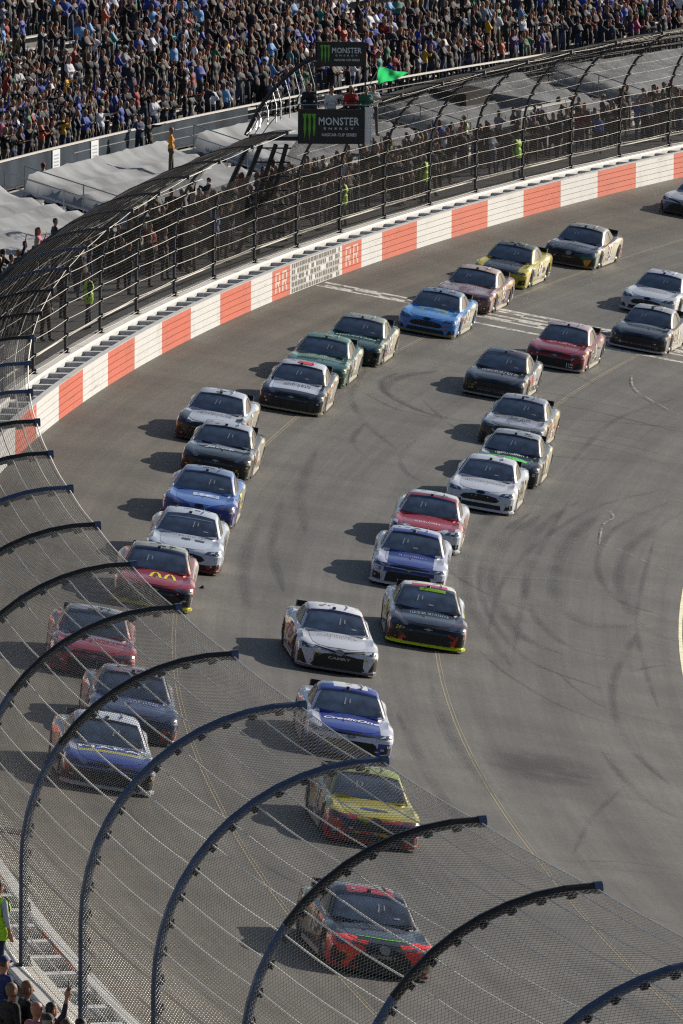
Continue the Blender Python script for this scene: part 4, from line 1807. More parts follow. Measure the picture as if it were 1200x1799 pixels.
car(592, 1180, 't', '#c4c8d4', [('#7c1626', dict(z=(1.05, None), x=(.0, None), a=(None, .70))), ('#e0e2ea', dict(z=(1.14, None))), ('#0e0d0c', dict(x=(1.7, None), z=(None, .42), a=(None, .60))),
    ('#8a4a30', dict(a=(.9, None), z=(None, .45), x=(None, 1.9), n=(2.5, .44))), ('#9a2a24', dict(a=(.9, None), z=(None, .62), x=(-1.8, 1.2), n=(2.0, .52)))],
    'white race car with dark red roof front and black nose with white slashes', splitter='#5c5c64', yaw=4, number='20', numcol='#b0242a',
    extras=[('nose_trim', decal('nose_trim', [[(-.64, .555), (-.28, .50), (-.10, .455), (-.10, .440), (-.28, .485), (-.64, .542)], mir([(-.64, .555), (-.28, .50), (-.10, .455), (-.10, .440), (-.28, .485), (-.64, .542)])], 'front', eps=.012), mm('#a8a294'), 'body'),
            ('nose_lettering', decal_text('nose_lettering', 'CAMRY', .085, 'front', 0, .345, sx=1.9), mm('#b8b4b0'), 'body'),
            hood_marks(5, '#8d94a6', 1.15, 1.5, -.5, .5, 2)])
car(748, 1137, 'c', '#0c1124', [('#c8b800', dict(x=(1.6, None), z=(None, .15))), ('#b8281a', dict(x=(1.9, None), a=(.5, .75), z=(.12, .42), n=(3, .5))), ('#3a1a2c', dict(x=(1.4, 2.1), a=(.62, None), z=(.5, None))),
    ('#e8e4e0', dict(z=(1.14, None), x=(None, -.08))), ('#c23c5c', dict(z=(1.13, None), x=(-.22, -.05), a=(None, .45))), ('#c8ccd8', dict(a=(.86, None), x=(None, .9), z=(.5, None))), ('#7a2a20', dict(a=(.9, None), z=(None, .5), n=(2, .45)))],
    'navy race car with lime green splitter and a lime strip above its windshield', splitter='#b8d200', yaw=1.5, number='24', numcol='#d8e020',
    extras=[('windshield_strip', decal('windshield_strip', [[(.20, -.25), (.20, .40), (.10, .40), (.10, -.25)]], 'top', BV_C, .013), mm('#9ccc2c'), 'roof'),
            hood_marks(9, '#8494b4', 1.25, 1.6, -.5, .5, 1),
            ('nose_number', decal_text('nose_number', '24', .12, 'front', -.74, .43, shear=.3), mm('#c8cc30'), 'body')])
car(714, 1032, 'c', '#b6bcd4', [('#2c3c86', dict(x=(.8, None), a=(None, .60), z=(.5, None), xa=(None, 2.7, .5))), ('#3b4d9a', dict(z=(1.04, None), a=(None, .60), x=(-.1, None))), ('#2a346e', dict(x=(2.0, None), a=(None, .66), z=(.36, .48))), ('#4a5490', dict(a=(.9, None), x=(-1, .8), z=(None, .6), n=(2, .5)))],
    'white race car with blue hood panel just behind the navy and lime car', splitter='#b8bcc8', number='5', numcol='#20286c',
    extras=[hood_marks(15, '#a8b4dc', 1.35, 1.5, -.4, .4, 1), ('nose_number', decal_text('nose_number', '5', .13, 'front', -.76, .42), mm('#1c2030'), 'body')])
car(742, 964, 'f', '#bcc4d0', [('#9c2430', dict(x=(.8, None), z=(.55, None), xa=(None, 2.55, .75))), ('#8c2a38', dict(z=(1.04, None), x=(-.1, None))), ('#c08a6a', dict(a=(.95, None), x=(None, .4), n=(1.5, .5))), ('#802838', dict(x=(1.9, 2.2), a=(.6, .78), z=(.56, None)))],
    'white race car with a red V-shaped hood, behind the blue-hooded white car', splitter='#c0c4cc', number='21', numcol='#a02030',
    extras=[hood_marks(21, '#e0c8cc', 1.75, 1.95, -.35, .35, 1)])
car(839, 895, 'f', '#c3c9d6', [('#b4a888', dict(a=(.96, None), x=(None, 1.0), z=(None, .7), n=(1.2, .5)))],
    'all-white race car with dark oval grille, in front of the black and green car', splitter='#c0c4d0', number='10', numcol='#202830', yaw=-1,
    extras=[hood_marks(31, '#6f7c92', 1.25, 1.55, -.55, .55, 2), front_marks(4, '#c8c8cc', -.4, .4, .255, .29)])
car(884, 848, 'c', '#10141c', [('#5ad83a', dict(x=(1.5, 1.95), a=(None, .7), z=(.5, None), n=(2.2, .52))), ('#b8d8b8', dict(z=(1.13, None), y=(-.05, .45))), ('#8a909c', dict(z=(1.04, None), x=(None, .1))), ('#a8acb8', dict(x=(.9, 1.4), z=(.62, None), n=(2, .48))), ('#b8b898', dict(a=(.95, None), x=(None, .9), n=(1.4, .42)))],
    'black race car with bright green hood flashes and a green roof patch', splitter='#181c24', number='43',
    extras=[hood_marks(41, '#c8d0d8', 1.05, 1.3, -.5, .5, 1)])
car(893, 782, 'c', '#6c7078', [('#9aa0b0', dict(z=(.63, None), x=(.8, None), n=(1.6, .45))), ('#3c3a36', dict(x=(1.6, None), z=(None, .5))), ('#b8a880', dict(a=(.95, None), x=(None, 1.2), n=(1.2, .45))), ('#84889a', dict(z=(1.04, None)))],
    'silver-grey race car partly hidden behind the black and green car', number='51', extras=[hood_marks(51, '#4c5464', 1.1, 1.5)])
car(862, 697, 'f', '#15171c', [('#9c9ca0', dict(a=(.93, None), x=(None, 1.5), z=(.3, None), n=(1.3, .40))), ('#3a1c20', dict(z=(1.04, None), y=(.1, None)))],
    'black race car with white hood lettering, in front of the dark red car', splitter='#8c8c8c', number='32', yaw=1,
    extras=[hood_marks(61, '#b8bcc8', 1.2, 1.55, -.6, .6, 2), front_marks(6, '#8c8c90', -.5, .5, .20, .25)])
car(970, 646, 'c', '#7e1418', [('#b0a0a8', dict(z=(1.12, None))), ('#a85a64', dict(x=(.8, 1.3), z=(.62, None), n=(2, .45))), ('#8a8680', dict(a=(.95, None), x=(None, 1.0), z=(None, .75), n=(1.5, .42)))],
    'dark red race car with silver roof crossing the start line', splitter='#8a8a8a', number='1', yaw=1,
    extras=[hood_marks(71, '#c89ca0', 1.1, 1.4, -.5, .5, 1), ('nose_lettering', decal('nose_lettering', [[(-.62 + .16 * i, .07), (-.54 + .16 * i, .07), (-.54 + .16 * i, .105), (-.62 + .16 * i, .105)] for i in range(8)], 'front', eps=.02), mm('#d0d0d0'), 'body'), front_marks(8, '#d8d8d8', .42, .62, .14, .34, 1)])
car(1116, 614, 'f', '#14181f', [('#b8b8b4', dict(a=(.93, None), x=(None, 1.3), n=(1.2, .34))), ('#9ca0a8', dict(z=(1.16, None))), ('#7c8894', dict(x=(.85, 1.2), z=(.62, None)))],
    'black race car with white flanks, on the start line at the right edge', splitter='#a8a8ac', number='6', yaw=1,
    extras=[hood_marks(81, '#70788c', 1.3, 1.6), front_marks(9, '#9aa0a8', -.7, .7, .22, .26)])
car(1132, 549, 'f', '#b9bfca', [('#8c9098', dict(a=(.95, None), x=(None, .9), n=(1.5, .5)))],
    'white race car at the right edge behind the black one with white flanks', splitter='#b0b4bc', number='19', extras=[hood_marks(91, '#8490a8', 1.3, 1.6)])
car(1196, 377, 't', '#b4b8c2', [('#3c4c74', dict(x=(1.7, None), z=(None, .45))), ('#8890a8', dict(z=(1.13, None)))],
    'white and blue race car farthest away, cut by the right edge', number='13', extras=[hood_marks(101, '#7080a8', 1.2, 1.6)])
car(995, 465, 't', '#161a20', [('#3a4654', dict(x=(1.7, None), y=(.2, None), z=(.45, None))), ('#1c6a54', dict(x=(1.8, None), y=(.5, None), z=(None, .45))), ('#d08a28', dict(x=(1.7, None), a=(.60, .86), z=(None, .34))), ('#8890a0', dict(x=(.8, 1.5), z=(.6, None), n=(1.4, .42))), ('#8c8c86', dict(z=(1.13, None))), ('#b8b09a', dict(a=(.93, None), x=(None, 1.5), n=(1.2, .36)))],
    'dark race car with teal and orange nose corners, last of the left line', splitter='#50504c', number='77', yaw=2,
    extras=[('nose_lettering', decal_text('nose_lettering', 'CAMRY', .085, 'front', 0, .345, sx=1.6), mm('#787468'), 'body')])
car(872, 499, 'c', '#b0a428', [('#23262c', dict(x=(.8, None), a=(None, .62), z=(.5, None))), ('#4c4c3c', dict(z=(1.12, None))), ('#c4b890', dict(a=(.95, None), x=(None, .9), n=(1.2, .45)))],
    'yellow race car with black hood behind the maroon car', splitter='#8c8428', number='47', yaw=2, extras=[hood_marks(111, '#5c6474', 1.2, 1.6)])
car(808, 543, 'f', '#6e4a48', [('#948c94', dict(x=(.8, None), z=(.62, None), n=(1.4, .44))), ('#b8a49a', dict(z=(1.16, None))), ('#b89c84', dict(a=(.94, None), x=(None, 1.3), n=(1.2, .40))), ('#5a2a20', dict(a=(.95, None), x=(-1.2, -.2), z=(None, .6)))],
    'maroon race car behind the bright blue one near the start line', splitter='#4c2c28', number='95', yaw=2, extras=[hood_marks(121, '#b0a8b0', 1.2, 1.6)])
car(745, 586, 'f', '#4684c8', [('#8ba49c', dict(x=(1.0, 1.5), a=(None, .5), z=(.6, None), n=(1.8, .45))), ('#5a6c3a', dict(z=(1.12, None), y=(0, None), x=(-.3, .1))), ('#b0b4a4', dict(a=(.95, None), x=(None, 1.2), n=(1.3, .40))), ('#6a7a9a', dict(z=(1.185, None)))],
    'bright blue race car with oval grille at the left end of the start line', splitter='#6a7048', number='17', yaw=2,
    extras=[hood_marks(131, '#384c3c', 1.3, 1.5, -.4, .4, 1)])
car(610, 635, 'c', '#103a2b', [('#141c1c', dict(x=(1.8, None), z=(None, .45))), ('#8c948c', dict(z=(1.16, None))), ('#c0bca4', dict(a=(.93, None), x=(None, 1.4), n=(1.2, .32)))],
    'dark green race car with white hood lettering, rear of the three greenish cars', splitter='#182420', number='34', yaw=2,
    extras=[hood_text('MOUNTAIN', '#a8bcb8', .24, 1.30, 1.0)])
car(548, 672, 'c', '#1c5246', [('#7c948c', dict(x=(.8, 1.5), z=(.6, None), n=(1.2, .42))), ('#b8b8a4', dict(a=(.93, None), x=(None, 1.4), n=(1.2, .34))), ('#54786c', dict(z=(1.185, None)))],
    'teal green race car between the dark green car and the white-hooded car', splitter='#204038', number='38', yaw=2, extras=[hood_marks(141, '#a8b8b0', 1.1, 1.4)])
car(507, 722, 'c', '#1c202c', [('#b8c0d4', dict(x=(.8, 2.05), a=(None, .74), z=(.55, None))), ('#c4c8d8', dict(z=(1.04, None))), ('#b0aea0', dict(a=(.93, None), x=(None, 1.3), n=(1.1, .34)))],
    'race car with white hood, black nose and a red oval on its roof', splitter='#8c8464', number='37', yaw=2,
    extras=[hood_marks(151, '#2c3440', 1.2, 1.6, -.4, .45, 2),
            ('roof_oval', decal('roof_oval', [[(-.12 + .14 * math.cos(t), .08 + .26 * math.sin(t)) for t in [i * math.pi / 8 for i in range(16)]]], 'top', BV_C, .009), mm('#d04858'), 'roof')])
car(362, 776, 'c', '#b8c0d0', [('#1a2026', dict(x=(1.3, None), az=(.66, None, .0))), ('#1a2026', dict(x=(2.0, None), z=(None, .5))), ('#7c7464', dict(a=(.9, None), z=(None, .4), x=(1.0, None), n=(3, .5))), ('#aca898', dict(a=(.95, None), x=(None, 1.0), n=(1.2, .4)))],
    'white race car with dark front fenders at the head of the outside group', number='7', extras=[hood_marks(161, '#505c70', 1.15, 1.5, -.5, .5, 2)])
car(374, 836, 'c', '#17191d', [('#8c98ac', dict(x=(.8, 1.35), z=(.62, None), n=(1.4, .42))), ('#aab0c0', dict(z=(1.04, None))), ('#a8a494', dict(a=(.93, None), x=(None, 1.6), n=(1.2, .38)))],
    'black race car with silver roof and looping white hood script', number='66', extras=[hood_text('Jacob', '#c0c8d4', .30, 1.42, 1.2, .2)])
car(344, 921, 'f', '#5276bc', [('#283282', dict(x=(1.2, None), xa=(2.62, None, .95))), ('#6c80a4', dict(z=(1.185, None))), ('#b0a890', dict(a=(.95, None), x=(None, .8), n=(1.4, .46)))],
    'light blue race car with dark blue front fenders on the outside', splitter='#3a3430', number='72', numcol='#d8d040',
    extras=[('hood_panel', decal('hood_panel', [[(1.25, -.25), (1.62, -.25), (1.62, -.22), (1.28, -.22), (1.28, .42), (1.62, .42), (1.62, .45), (1.25, .45)]], 'top', eps=.01), mm('#a8bce0'), 'hood'), hood_text('74', '#c8d4ec', .30, 1.43, 1.1, .3)])
car(318, 1000, 'f', '#b9c3d4', [('#7c241e', dict(x=(1.6, None), z=(None, .24))), ('#a8a090', dict(a=(.95, None), x=(None, .8), n=(1.4, .5)))],
    'white race car with dark hood squares and red lower nose', splitter='#5c1c18', number='14', numcol='#202020',
    extras=[('hood_squares', decal('hood_squares', [[(1.42, -.12), (1.62, -.12), (1.62, .10), (1.42, .10)], [(1.42, .22), (1.62, .22), (1.62, .46), (1.42, .46)]], 'top', eps=.01), mm('#3c4450'), 'hood'),
            hood_marks(171, '#7c88a4', 1.05, 1.3, -.6, .5, 1), ('windshield_strip', decal('windshield_strip', [[(.30, -.56), (.30, .56), (.27, .56), (.27, -.56)]], 'top', BV_C, .013), mm('#7088b0'), 'roof')])
arch = []
for yc in (-.02, .34):
    for s_ in (-1, 1):
        arch.append([(1.78, yc + s_ * .16), (1.78, yc + s_ * .09), (1.4, yc + s_ * .05), (1.2, yc + s_ * .0), (1.2, yc + s_ * .05), (1.4, yc + s_ * .12)][::s_])
car(266, 1066, 'c', '#8c1420', [('#0f1018', dict(x=(1.7, None), z=(None, .48))), ('#c0b400', dict(x=(1.6, None), z=(None, .15))), ('#8e9088', dict(z=(1.12, None))), ('#15171e', dict(z=(1.02, None), x=(.0, None))), ('#c4b8b4', dict(a=(.90, None), x=(None, .9), n=(1.2, .36)))],
    'dark red race car with yellow arches on its hood and a yellow splitter', splitter='#b4b414', number='1', numcol='#e0d030',
    extras=[('hood_arches', decal('hood_arches', arch, 'top', eps=.01), mm('#c8c832'), 'hood'), front_marks(17, '#a88c30', .0, .3, .24, .34)])
car(160, 1186, 'c', '#8e1826', [('#8c96ac', dict(x=(.8, 1.25), z=(.62, None), n=(1.5, .40))), ('#18161c', dict(x=(1.9, None), a=(None, .5), z=(None, .42))), ('#8c90a0', dict(z=(1.13, None))), ('#2c3040', dict(z=(1.02, None), x=(0, None)))],
    'red race car with silver-streaked hood seen through the fence mesh at left', splitter='#501014', number='9', extras=[hood_marks(181, '#b08890', 1.3, 1.6)])
car(232, 1300, 'c', '#1c2552', [('#4a5c8c', dict(x=(.8, 1.6), z=(.6, None), n=(1.4, .42))), ('#b02418', dict(x=(1.8, None), y=(.62, None), z=(None, .32))), ('#94443c', dict(a=(.93, None), x=(None, .8), n=(1.8, .46))), ('#8c7884', dict(z=(1.185, None)))],
    'navy race car with red corner low on its nose, seen through the fence mesh', splitter='#241c20', number='18', extras=[hood_marks(191, '#a8a4b8', 1.15, 1.5, -.2, .5, 2)])
car(190, 1388, 'c', '#aab2c4', [('#1f2f86', dict(x=(1.62, None), z=(.45, None))), ('#12161e', dict(x=(1.9, None), z=(.13, .44))), ('#c0b82c', dict(x=(1.42, 1.62), z=(.5, None), a=(None, .62))), ('#3b57ac', dict(x=(1.02, 1.42), z=(.5, None), a=(None, .62))), ('#c6cedc', dict(z=(1.04, None))), ('#a86048', dict(a=(.95, None), x=(None, .6), n=(2, .5)))],
    'blue and white race car with a yellow band and block letters on its hood', splitter='#a0a8b4', number='24', numcol='#d8d030',
    extras=[hood_text('NAPA', '#dfe4ee', .30, 1.22, 1.7)])

# loose debris and the drain cover
q = on_track(357, 1034)
mb = MB()
mb.add([q + Vector(v) for v in ((-.12, 0, .01), (.12, .05, .01), (.02, -.08, .02), (.0, .02, .09))], [(0, 1, 2), (0, 1, 3), (1, 2, 3), (0, 2, 3)])
tag(mb.build('debris', mat('debris_plastic', (.015, .015, .02, 1), .8)), 'small dark scrap of debris lying on the track beside the red and gold car', 'debris')
q = on_track(22, 1462)
a, o = ao(q)
mb = MB()
for i in range(9):
    mb.box(PT(a + (i - 4) * .07 / RR, o, .02), Vector((math.cos(a), -math.sin(a), -BANK)) * .33, Vector((math.sin(a), math.cos(a), 0)) * .018, (0, 0, .012))
for s in (-1, 1):
    mb.box(PT(a, o + s * .34, .018), Vector((math.sin(a), math.cos(a), 0)) * .34, Vector((math.cos(a), -math.sin(a), -BANK)) * .03, (0, 0, .012))
tag(mb.build('drain_grate', dsteel), 'dark rectangular drain grate set in the track near the left edge', 'grate')

# ------------------------------------------------------------------ people
def capsule(mb, p0, p1, r0, r1, mi, n=12, flat=1.0):
    p0, p1 = Vector(p0), Vector(p1)
    ax = p1 - p0
    L_ = ax.length
    t = ax.normalized() if L_ > 1e-6 else Vector((0, 0, 1))
    ref = Vector((0, 1, 0)) if abs(t.y) < .9 else Vector((1, 0, 0))
    A = t.cross(ref).normalized()
    B = t.cross(A)
    rings = []
    for k in range(1, 4):
        th = math.pi / 2 * (1 - k / 3)
        rings.append((p0 - t * (r0 * math.sin(th)), r0 * math.cos(th)))
    for k in range(0, 3):
        th = math.pi / 2 * k / 3
        rings.append((p1 + t * (r1 * math.sin(th)), r1 * math.cos(th)))
    vs = []
    for c, r in rings:
        for k in range(n):
            a = 2 * math.pi * k / n
            vs.append(c + (A * math.cos(a) + B * math.sin(a)) * r)
    vs += [p0 - t * r0, p1 + t * r1]
    m = len(rings)
    fs = [(i * n + k, i * n + (k + 1) % n, (i + 1) * n + (k + 1) % n, (i + 1) * n + k) for i in range(m - 1) for k in range(n)]
    fs += [(k, m * n, (k + 1) % n) for k in range(n)]
    fs += [((m - 1) * n + (k + 1) % n, m * n + 1, (m - 1) * n + k) for k in range(n)]
    mb.add(vs, fs, mi)


def seg_dist(p, a, b):
    ab = b - a
    t = 0 if ab.length_squared < 1e-9 else max(0, min(1, (p - a).dot(ab) / ab.length_squared))
    return (p - (a + ab * t)).length, t


ARMS = {  # elbow and wrist of the right-hand side (y negative is mirrored), x forward
    'down': ((-.02, .25, 1.17), (.05, .25, .92)),
    'phone': ((.20, .24, 1.25), (.26, .09, 1.52)),
    'clap': ((.13, .23, 1.18), (.33, .04, 1.25)),
    'up': ((.06, .32, 1.62), (.10, .34, 1.88)),
    'hip': ((-.08, .38, 1.20), (.05, .20, 1.02)),
    'cross': ((.10, .23, 1.17), (.20, -.06, 1.20)),
    'point': ((.25, .24, 1.42), (.50, .20, 1.50)),
}


def person_prims(pl, pr, stride=.07, fingers=False, bulk=1.0):
    P_ = []
    add = lambda k, a, b, r0, r1: P_.append((k, Vector(a), Vector(b), r0, r1))
    for s in (1, -1):
        f = stride * s
        add(4, (f - .02, s * .11, .045), (f + .15, s * .13, .035), .045, .036)
        add(2, (f, s * .11, .09), (f * .6, s * .105, .50), .052, .064)
        add(2, (f * .6, s * .105, .50), (0, s * .09, .92), .066, .092 * bulk)
    add(2, (0, -.06, .93), (0, .06, .93), .125 * bulk, .125 * bulk)
    add(1, (0, -.05, 1.06), (0, .05, 1.06), .125 * bulk, .125 * bulk)
    add(1, (-.01, -.09, 1.30), (-.01, .09, 1.30), .125 * bulk, .125 * bulk)
    add(1, (-.02, -.17, 1.42), (-.02, .17, 1.42), .065, .065)
    add(0, (-.01, 0, 1.45), (.01, 0, 1.55), .055, .052)
    add(5, (.005, 0, 1.625), (.0, 0, 1.675), .088, .092)
    add(5, (.03, 0, 1.585), (.03, 0, 1.60), .062, .06)
    if fingers:
        add(0, (.095, 0, 1.635), (.112, 0, 1.60), .012, .016)
        for s in (1, -1):
            add(0, (-.005, s * .088, 1.60), (-.005, s * .09, 1.64), .014, .018)
    for s, pose in ((1, pl), (-1, pr)):
        e, w = ARMS[pose]
        e, w = Vector((e[0], e[1] * s, e[2])), Vector((w[0], w[1] * s, w[2]))
        sh = Vector((-.02, .185 * s, 1.41))
        add(1, sh, e, .058 * bulk, .046)
        add(1, e, e.lerp(w, .55), .045, .038)
        add(0, e.lerp(w, .5), w, .036, .026)
        d = (w - e).normalized()
        side = Vector((0, s, 0)).cross(d)
        if side.length < .3:
            side = Vector((1, 0, 0))
        side.normalize()
        if not fingers:
            add(0, w, w + d * .11, .034, .026)
        else:
            add(0, w + d * .01 - side * .015, w + d * .075 - side * .02, .026, .024)
            add(0, w + d * .01 + side * .015, w + d * .075 + side * .02, .026, .024)
            nrm = d.cross(side)
            for i, (off, ln) in enumerate(((-.033, .070), (-.011, .082), (.011, .076), (.032, .058))):
                b0 = w + d * .085 + side * off
                b1 = b0 + (d * .9 + nrm * .25).normalized() * ln * .55
                b2 = b1 + (d * .6 + nrm * .7).normalized() * ln * .45
                add(0, b0, b1, .0105, .0095)
                add(0, b1, b2, .0095, .008)
            t0 = w + d * .03 - side * .035
            add(0, t0, t0 + (d * .6 - side * .8).normalized() * .055, .013, .0105)
    return P_


def build_person(name, pl, pr, hair='short', voxel=.03, fingers=False, stride=.07, bulk=1.0, faces=None):
    prims = person_prims(pl, pr, stride, fingers, bulk)
    if hair == 'long':
        prims.append((3, Vector((-.055, 0, 1.66)), Vector((-.075, 0, 1.47)), .08, .06))
    if hair == 'cap':
        prims.append((6, Vector((.07, -.03, 1.675)), Vector((.07, .03, 1.675)), .028, .028))
        prims.append((6, Vector((.13, -.03, 1.66)), Vector((.13, .03, 1.66)), .02, .02))
    mb = MB()
    for k, a, b, r0, r1 in prims:
        capsule(mb, a, b, r0, r1, 0)
    me = mb.mesh('tmp')
    o = bpy.data.objects.new('tmp', me)
    COL.objects.link(o)
    md = o.modifiers.new('r', 'REMESH')
    md.mode = 'VOXEL'
    md.voxel_size = voxel
    if not fingers:
        sm = o.modifiers.new('s', 'SMOOTH')
        sm.iterations = 2
    if faces:
        dc = o.modifiers.new('d', 'DECIMATE')
        dc.ratio = faces
    dg = bpy.context.evaluated_depsgraph_get()
    dg.update()
    out = bpy.data.meshes.new_from_object(o.evaluated_get(dg))
    bpy.data.objects.remove(o)
    out.name = name
    hc = Vector((.0, 0, 1.65))
    mi = []
    for p in out.polygons:
        c = p.center
        best = min(((seg_dist(c, a, b)[0] / ((r0 + r1) / 2), k) for k, a, b, r0, r1 in prims), key=lambda t: t[0])
        k = best[1]
        if k == 5:
            d = c - hc
            top = d.z > .045 or (d.x < -.005 and d.z > -.05)
            if hair == 'bald':
                k = 0
            elif hair == 'cap':
                k = 6 if d.z > .02 and (d.z > .03 or d.x < 0) else (3 if top else 0)
            else:
                k = 3 if top else 0
        mi.append(k)
    out.materials.clear()
    slots = sorted(set(mi))
    # slots: 0 skin 1 top 2 trousers 3 hair 4 shoes 5 hat
    remap = {0: 0, 1: 1, 2: 2, 3: 3, 4: 4, 6: 5}
    for _ in range(6):
        out.materials.append(None)
    out.polygons.foreach_set('material_index', [remap[k] for k in mi])
    out.polygons.foreach_set('use_smooth', [True] * len(mi))
    out.update()
    return out


def oi_mat(name, stops, rough=.8, use_color=False):
    m = mat(name, (.5, .5, .5, 1), rough)
    nt = m.node_tree
    oi = nt.nodes.new('ShaderNodeObjectInfo')
    b = nt.nodes['Principled BSDF']
    if use_color:
        nt.links.new(oi.outputs['Color'], b.inputs['Base Color'])
    else:
        r = nt.nodes.new('ShaderNodeValToRGB')
        r.color_ramp.interpolation = 'CONSTANT'
        while len(r.color_ramp.elements) < len(stops):
            r.color_ramp.elements.new(.5)
        for i, c in enumerate(stops):
            r.color_ramp.elements[i].position = i / len(stops)
            r.color_ramp.elements[i].color = lin(c)
        nt.links.new(oi.outputs['Random'], r.inputs[0])
        nt.links.new(r.outputs[0], b.inputs['Base Color'])
    return m


SKINS = ['#9c6c56', '#8c5e4a', '#a8785f', '#7c523e', '#5c3a2c', '#a07058']
TROU = ['#1a2032', '#14161c', '#24242a', '#202c48', '#4a4434', '#101216', '#283654', '#1c2438']
HAIRS = ['#2a1e16', '#14100e', '#4a3626', '#6c5238', '#8c8478', '#1c1614']
HATS = ['#16181c', '#8c1c1c', '#1c2c5c', '#b8b8b4', '#2c2c30', '#3c4c34']
p_mats = [oi_mat('skin', SKINS, .55), oi_mat('top_cloth', None, .85, True), oi_mat('trouser_cloth', TROU), oi_mat('hair', HAIRS, .6), oi_mat('shoes', ['#141414', '#303030', '#909090']), oi_mat('hat_cloth', HATS)]
POSES = [('down', 'down', 'short', 'with arms down'), ('phone', 'phone', 'short', 'with phone at eyes'), ('clap', 'clap', 'cap', 'clapping in a cap'),
         ('down', 'up', 'short', 'with one arm raised'), ('hip', 'hip', 'cap', 'in cap, hands on hips'), ('cross', 'cross', 'short', 'with folded arms'),
         ('down', 'phone', 'long', 'long-haired, one hand up'), ('clap', 'clap', 'long', 'long-haired, clapping'), ('down', 'down', 'cap', 'in a cap, arms down'),
         ('up', 'up', 'short', 'with both arms raised'), ('point', 'down', 'short', 'pointing ahead')]
PM = [build_person('person', a, b, h, .034) for a, b, h, _ in POSES]
PLOW = [build_person('person_low', a, b, h, .05, faces=.45) for a, b, h, _ in POSES[:8]]
TOPS = [('#090b10', 'black', 30), ('#131b30', 'navy', 34), ('#10141c', 'charcoal', 14), ('#2e323a', 'grey', 6), ('#6a7080', 'pale grey', 4), ('#b8bcc8', 'white', 8),
        ('#7a1a1e', 'red', 6), ('#1f3f94', 'blue', 12), ('#5c8cc0', 'light blue', 5), ('#1e5a3c', 'green', 3), ('#3a2a20', 'brown', 5), ('#b08a28', 'yellow', 1), ('#a8503a', 'orange', 1), ('#3a2450', 'purple', 2), ('#8c3058', 'pink', 1), ('#2c7a78', 'teal', 1)]
TW = [t for t in TOPS for _ in range(t[2])]
rp = random.Random(99)
ORD = ['first', 'second', 'third', 'fourth', 'fifth', 'sixth', 'seventh', 'eighth', 'ninth', 'tenth', 'eleventh', 'twelfth', 'thirteenth', 'fourteenth', 'fifteenth', 'sixteenth', 'seventeenth', 'eighteenth', 'nineteenth', 'twentieth']


def ordn(i):
    if i < 20:
        return ORD[i]
    n = i + 1
    return '%d%s' % (n, {1: 'st', 2: 'nd', 3: 'rd'}.get(n % 10 if n % 100 not in (11, 12, 13) else 0, 'th'))


def put_person(me, pos, face, col, label, group=None, scale=1.0, mats=None):
    o = bpy.data.objects.new('person', me)
    COL.objects.link(o)
    o.location = pos
    o.rotation_euler = (0, 0, face)
    o.scale = (scale,) * 3
    o.color = lin(col) if isinstance(col, str) else col
    for i, m in enumerate(mats or p_mats):
        o.material_slots[i].link = 'OBJECT'
        o.material_slots[i].material = m
    tag(o, label, 'person', group)
    return o


def face_in(a, jit=.5):
    """angle looking towards the track"""
    return math.atan2(-math.sin(a), math.cos(a)) + rp.uniform(-jit, jit)


people_count = 0
# --- the upper crowd
cand = []
for i in range(NROW):
    a = .12
    while a < .56:
        a += rp.uniform(.36, .80) / RR
        occ = .95 if i < 16 else .93
        px, py, zz = proj(P(a, row_o(i), row_z(i) + 1.4))
        if not (-25 < px < 1225 and -35 < py < 400):
            continue
        # an aisle through the upper rows, and some empty patches of bench
        if any(abs(a - x) < .75 / RR for x in AISLES) and rp.random() < .8:
            continue
        c_ = dict(a=a)
        hole = math.sin(a * 90 + i * .9) * math.sin(i * .8 + a * 31)
        if hole > ((.68 if i < 7 else .24) - (.45 if c_['a'] > .44 and i > 2 else 0)) or rp.random() > occ:
            continue
        cand.append(dict(row=i, a=a, px=px, py=py, z=zz, o=row_o(i) + rp.uniform(-.16, .14)))
# keep those not wholly behind the picture's top edge
byrow = {}
for c in cand:
    byrow.setdefault(c['row'], []).append(c)
for r, L_ in byrow.items():
    L_.sort(key=lambda c: c['px'])
    for n_, c in enumerate(L_):
        c['n'] = n_
cand.sort(key=lambda c: c['z'])
N_IND = 150
for c in cand[:N_IND]:
    k = rp.randrange(len(PM))
    t = rp.choice(TW)
    row = 'front row' if c['row'] == 0 else ORD[c['row']] + ' row'
    put_person(PM[k], P(c['a'], c['o'], row_z(c['row'])), face_in(c['a']), t[0],
               'spectator in %s %s, upper stand %s, %s from left' % (t[1], POSES[k][3], row, ordn(c['n'])), 'spectators standing in the upper stand', rp.uniform(.93, 1.06))


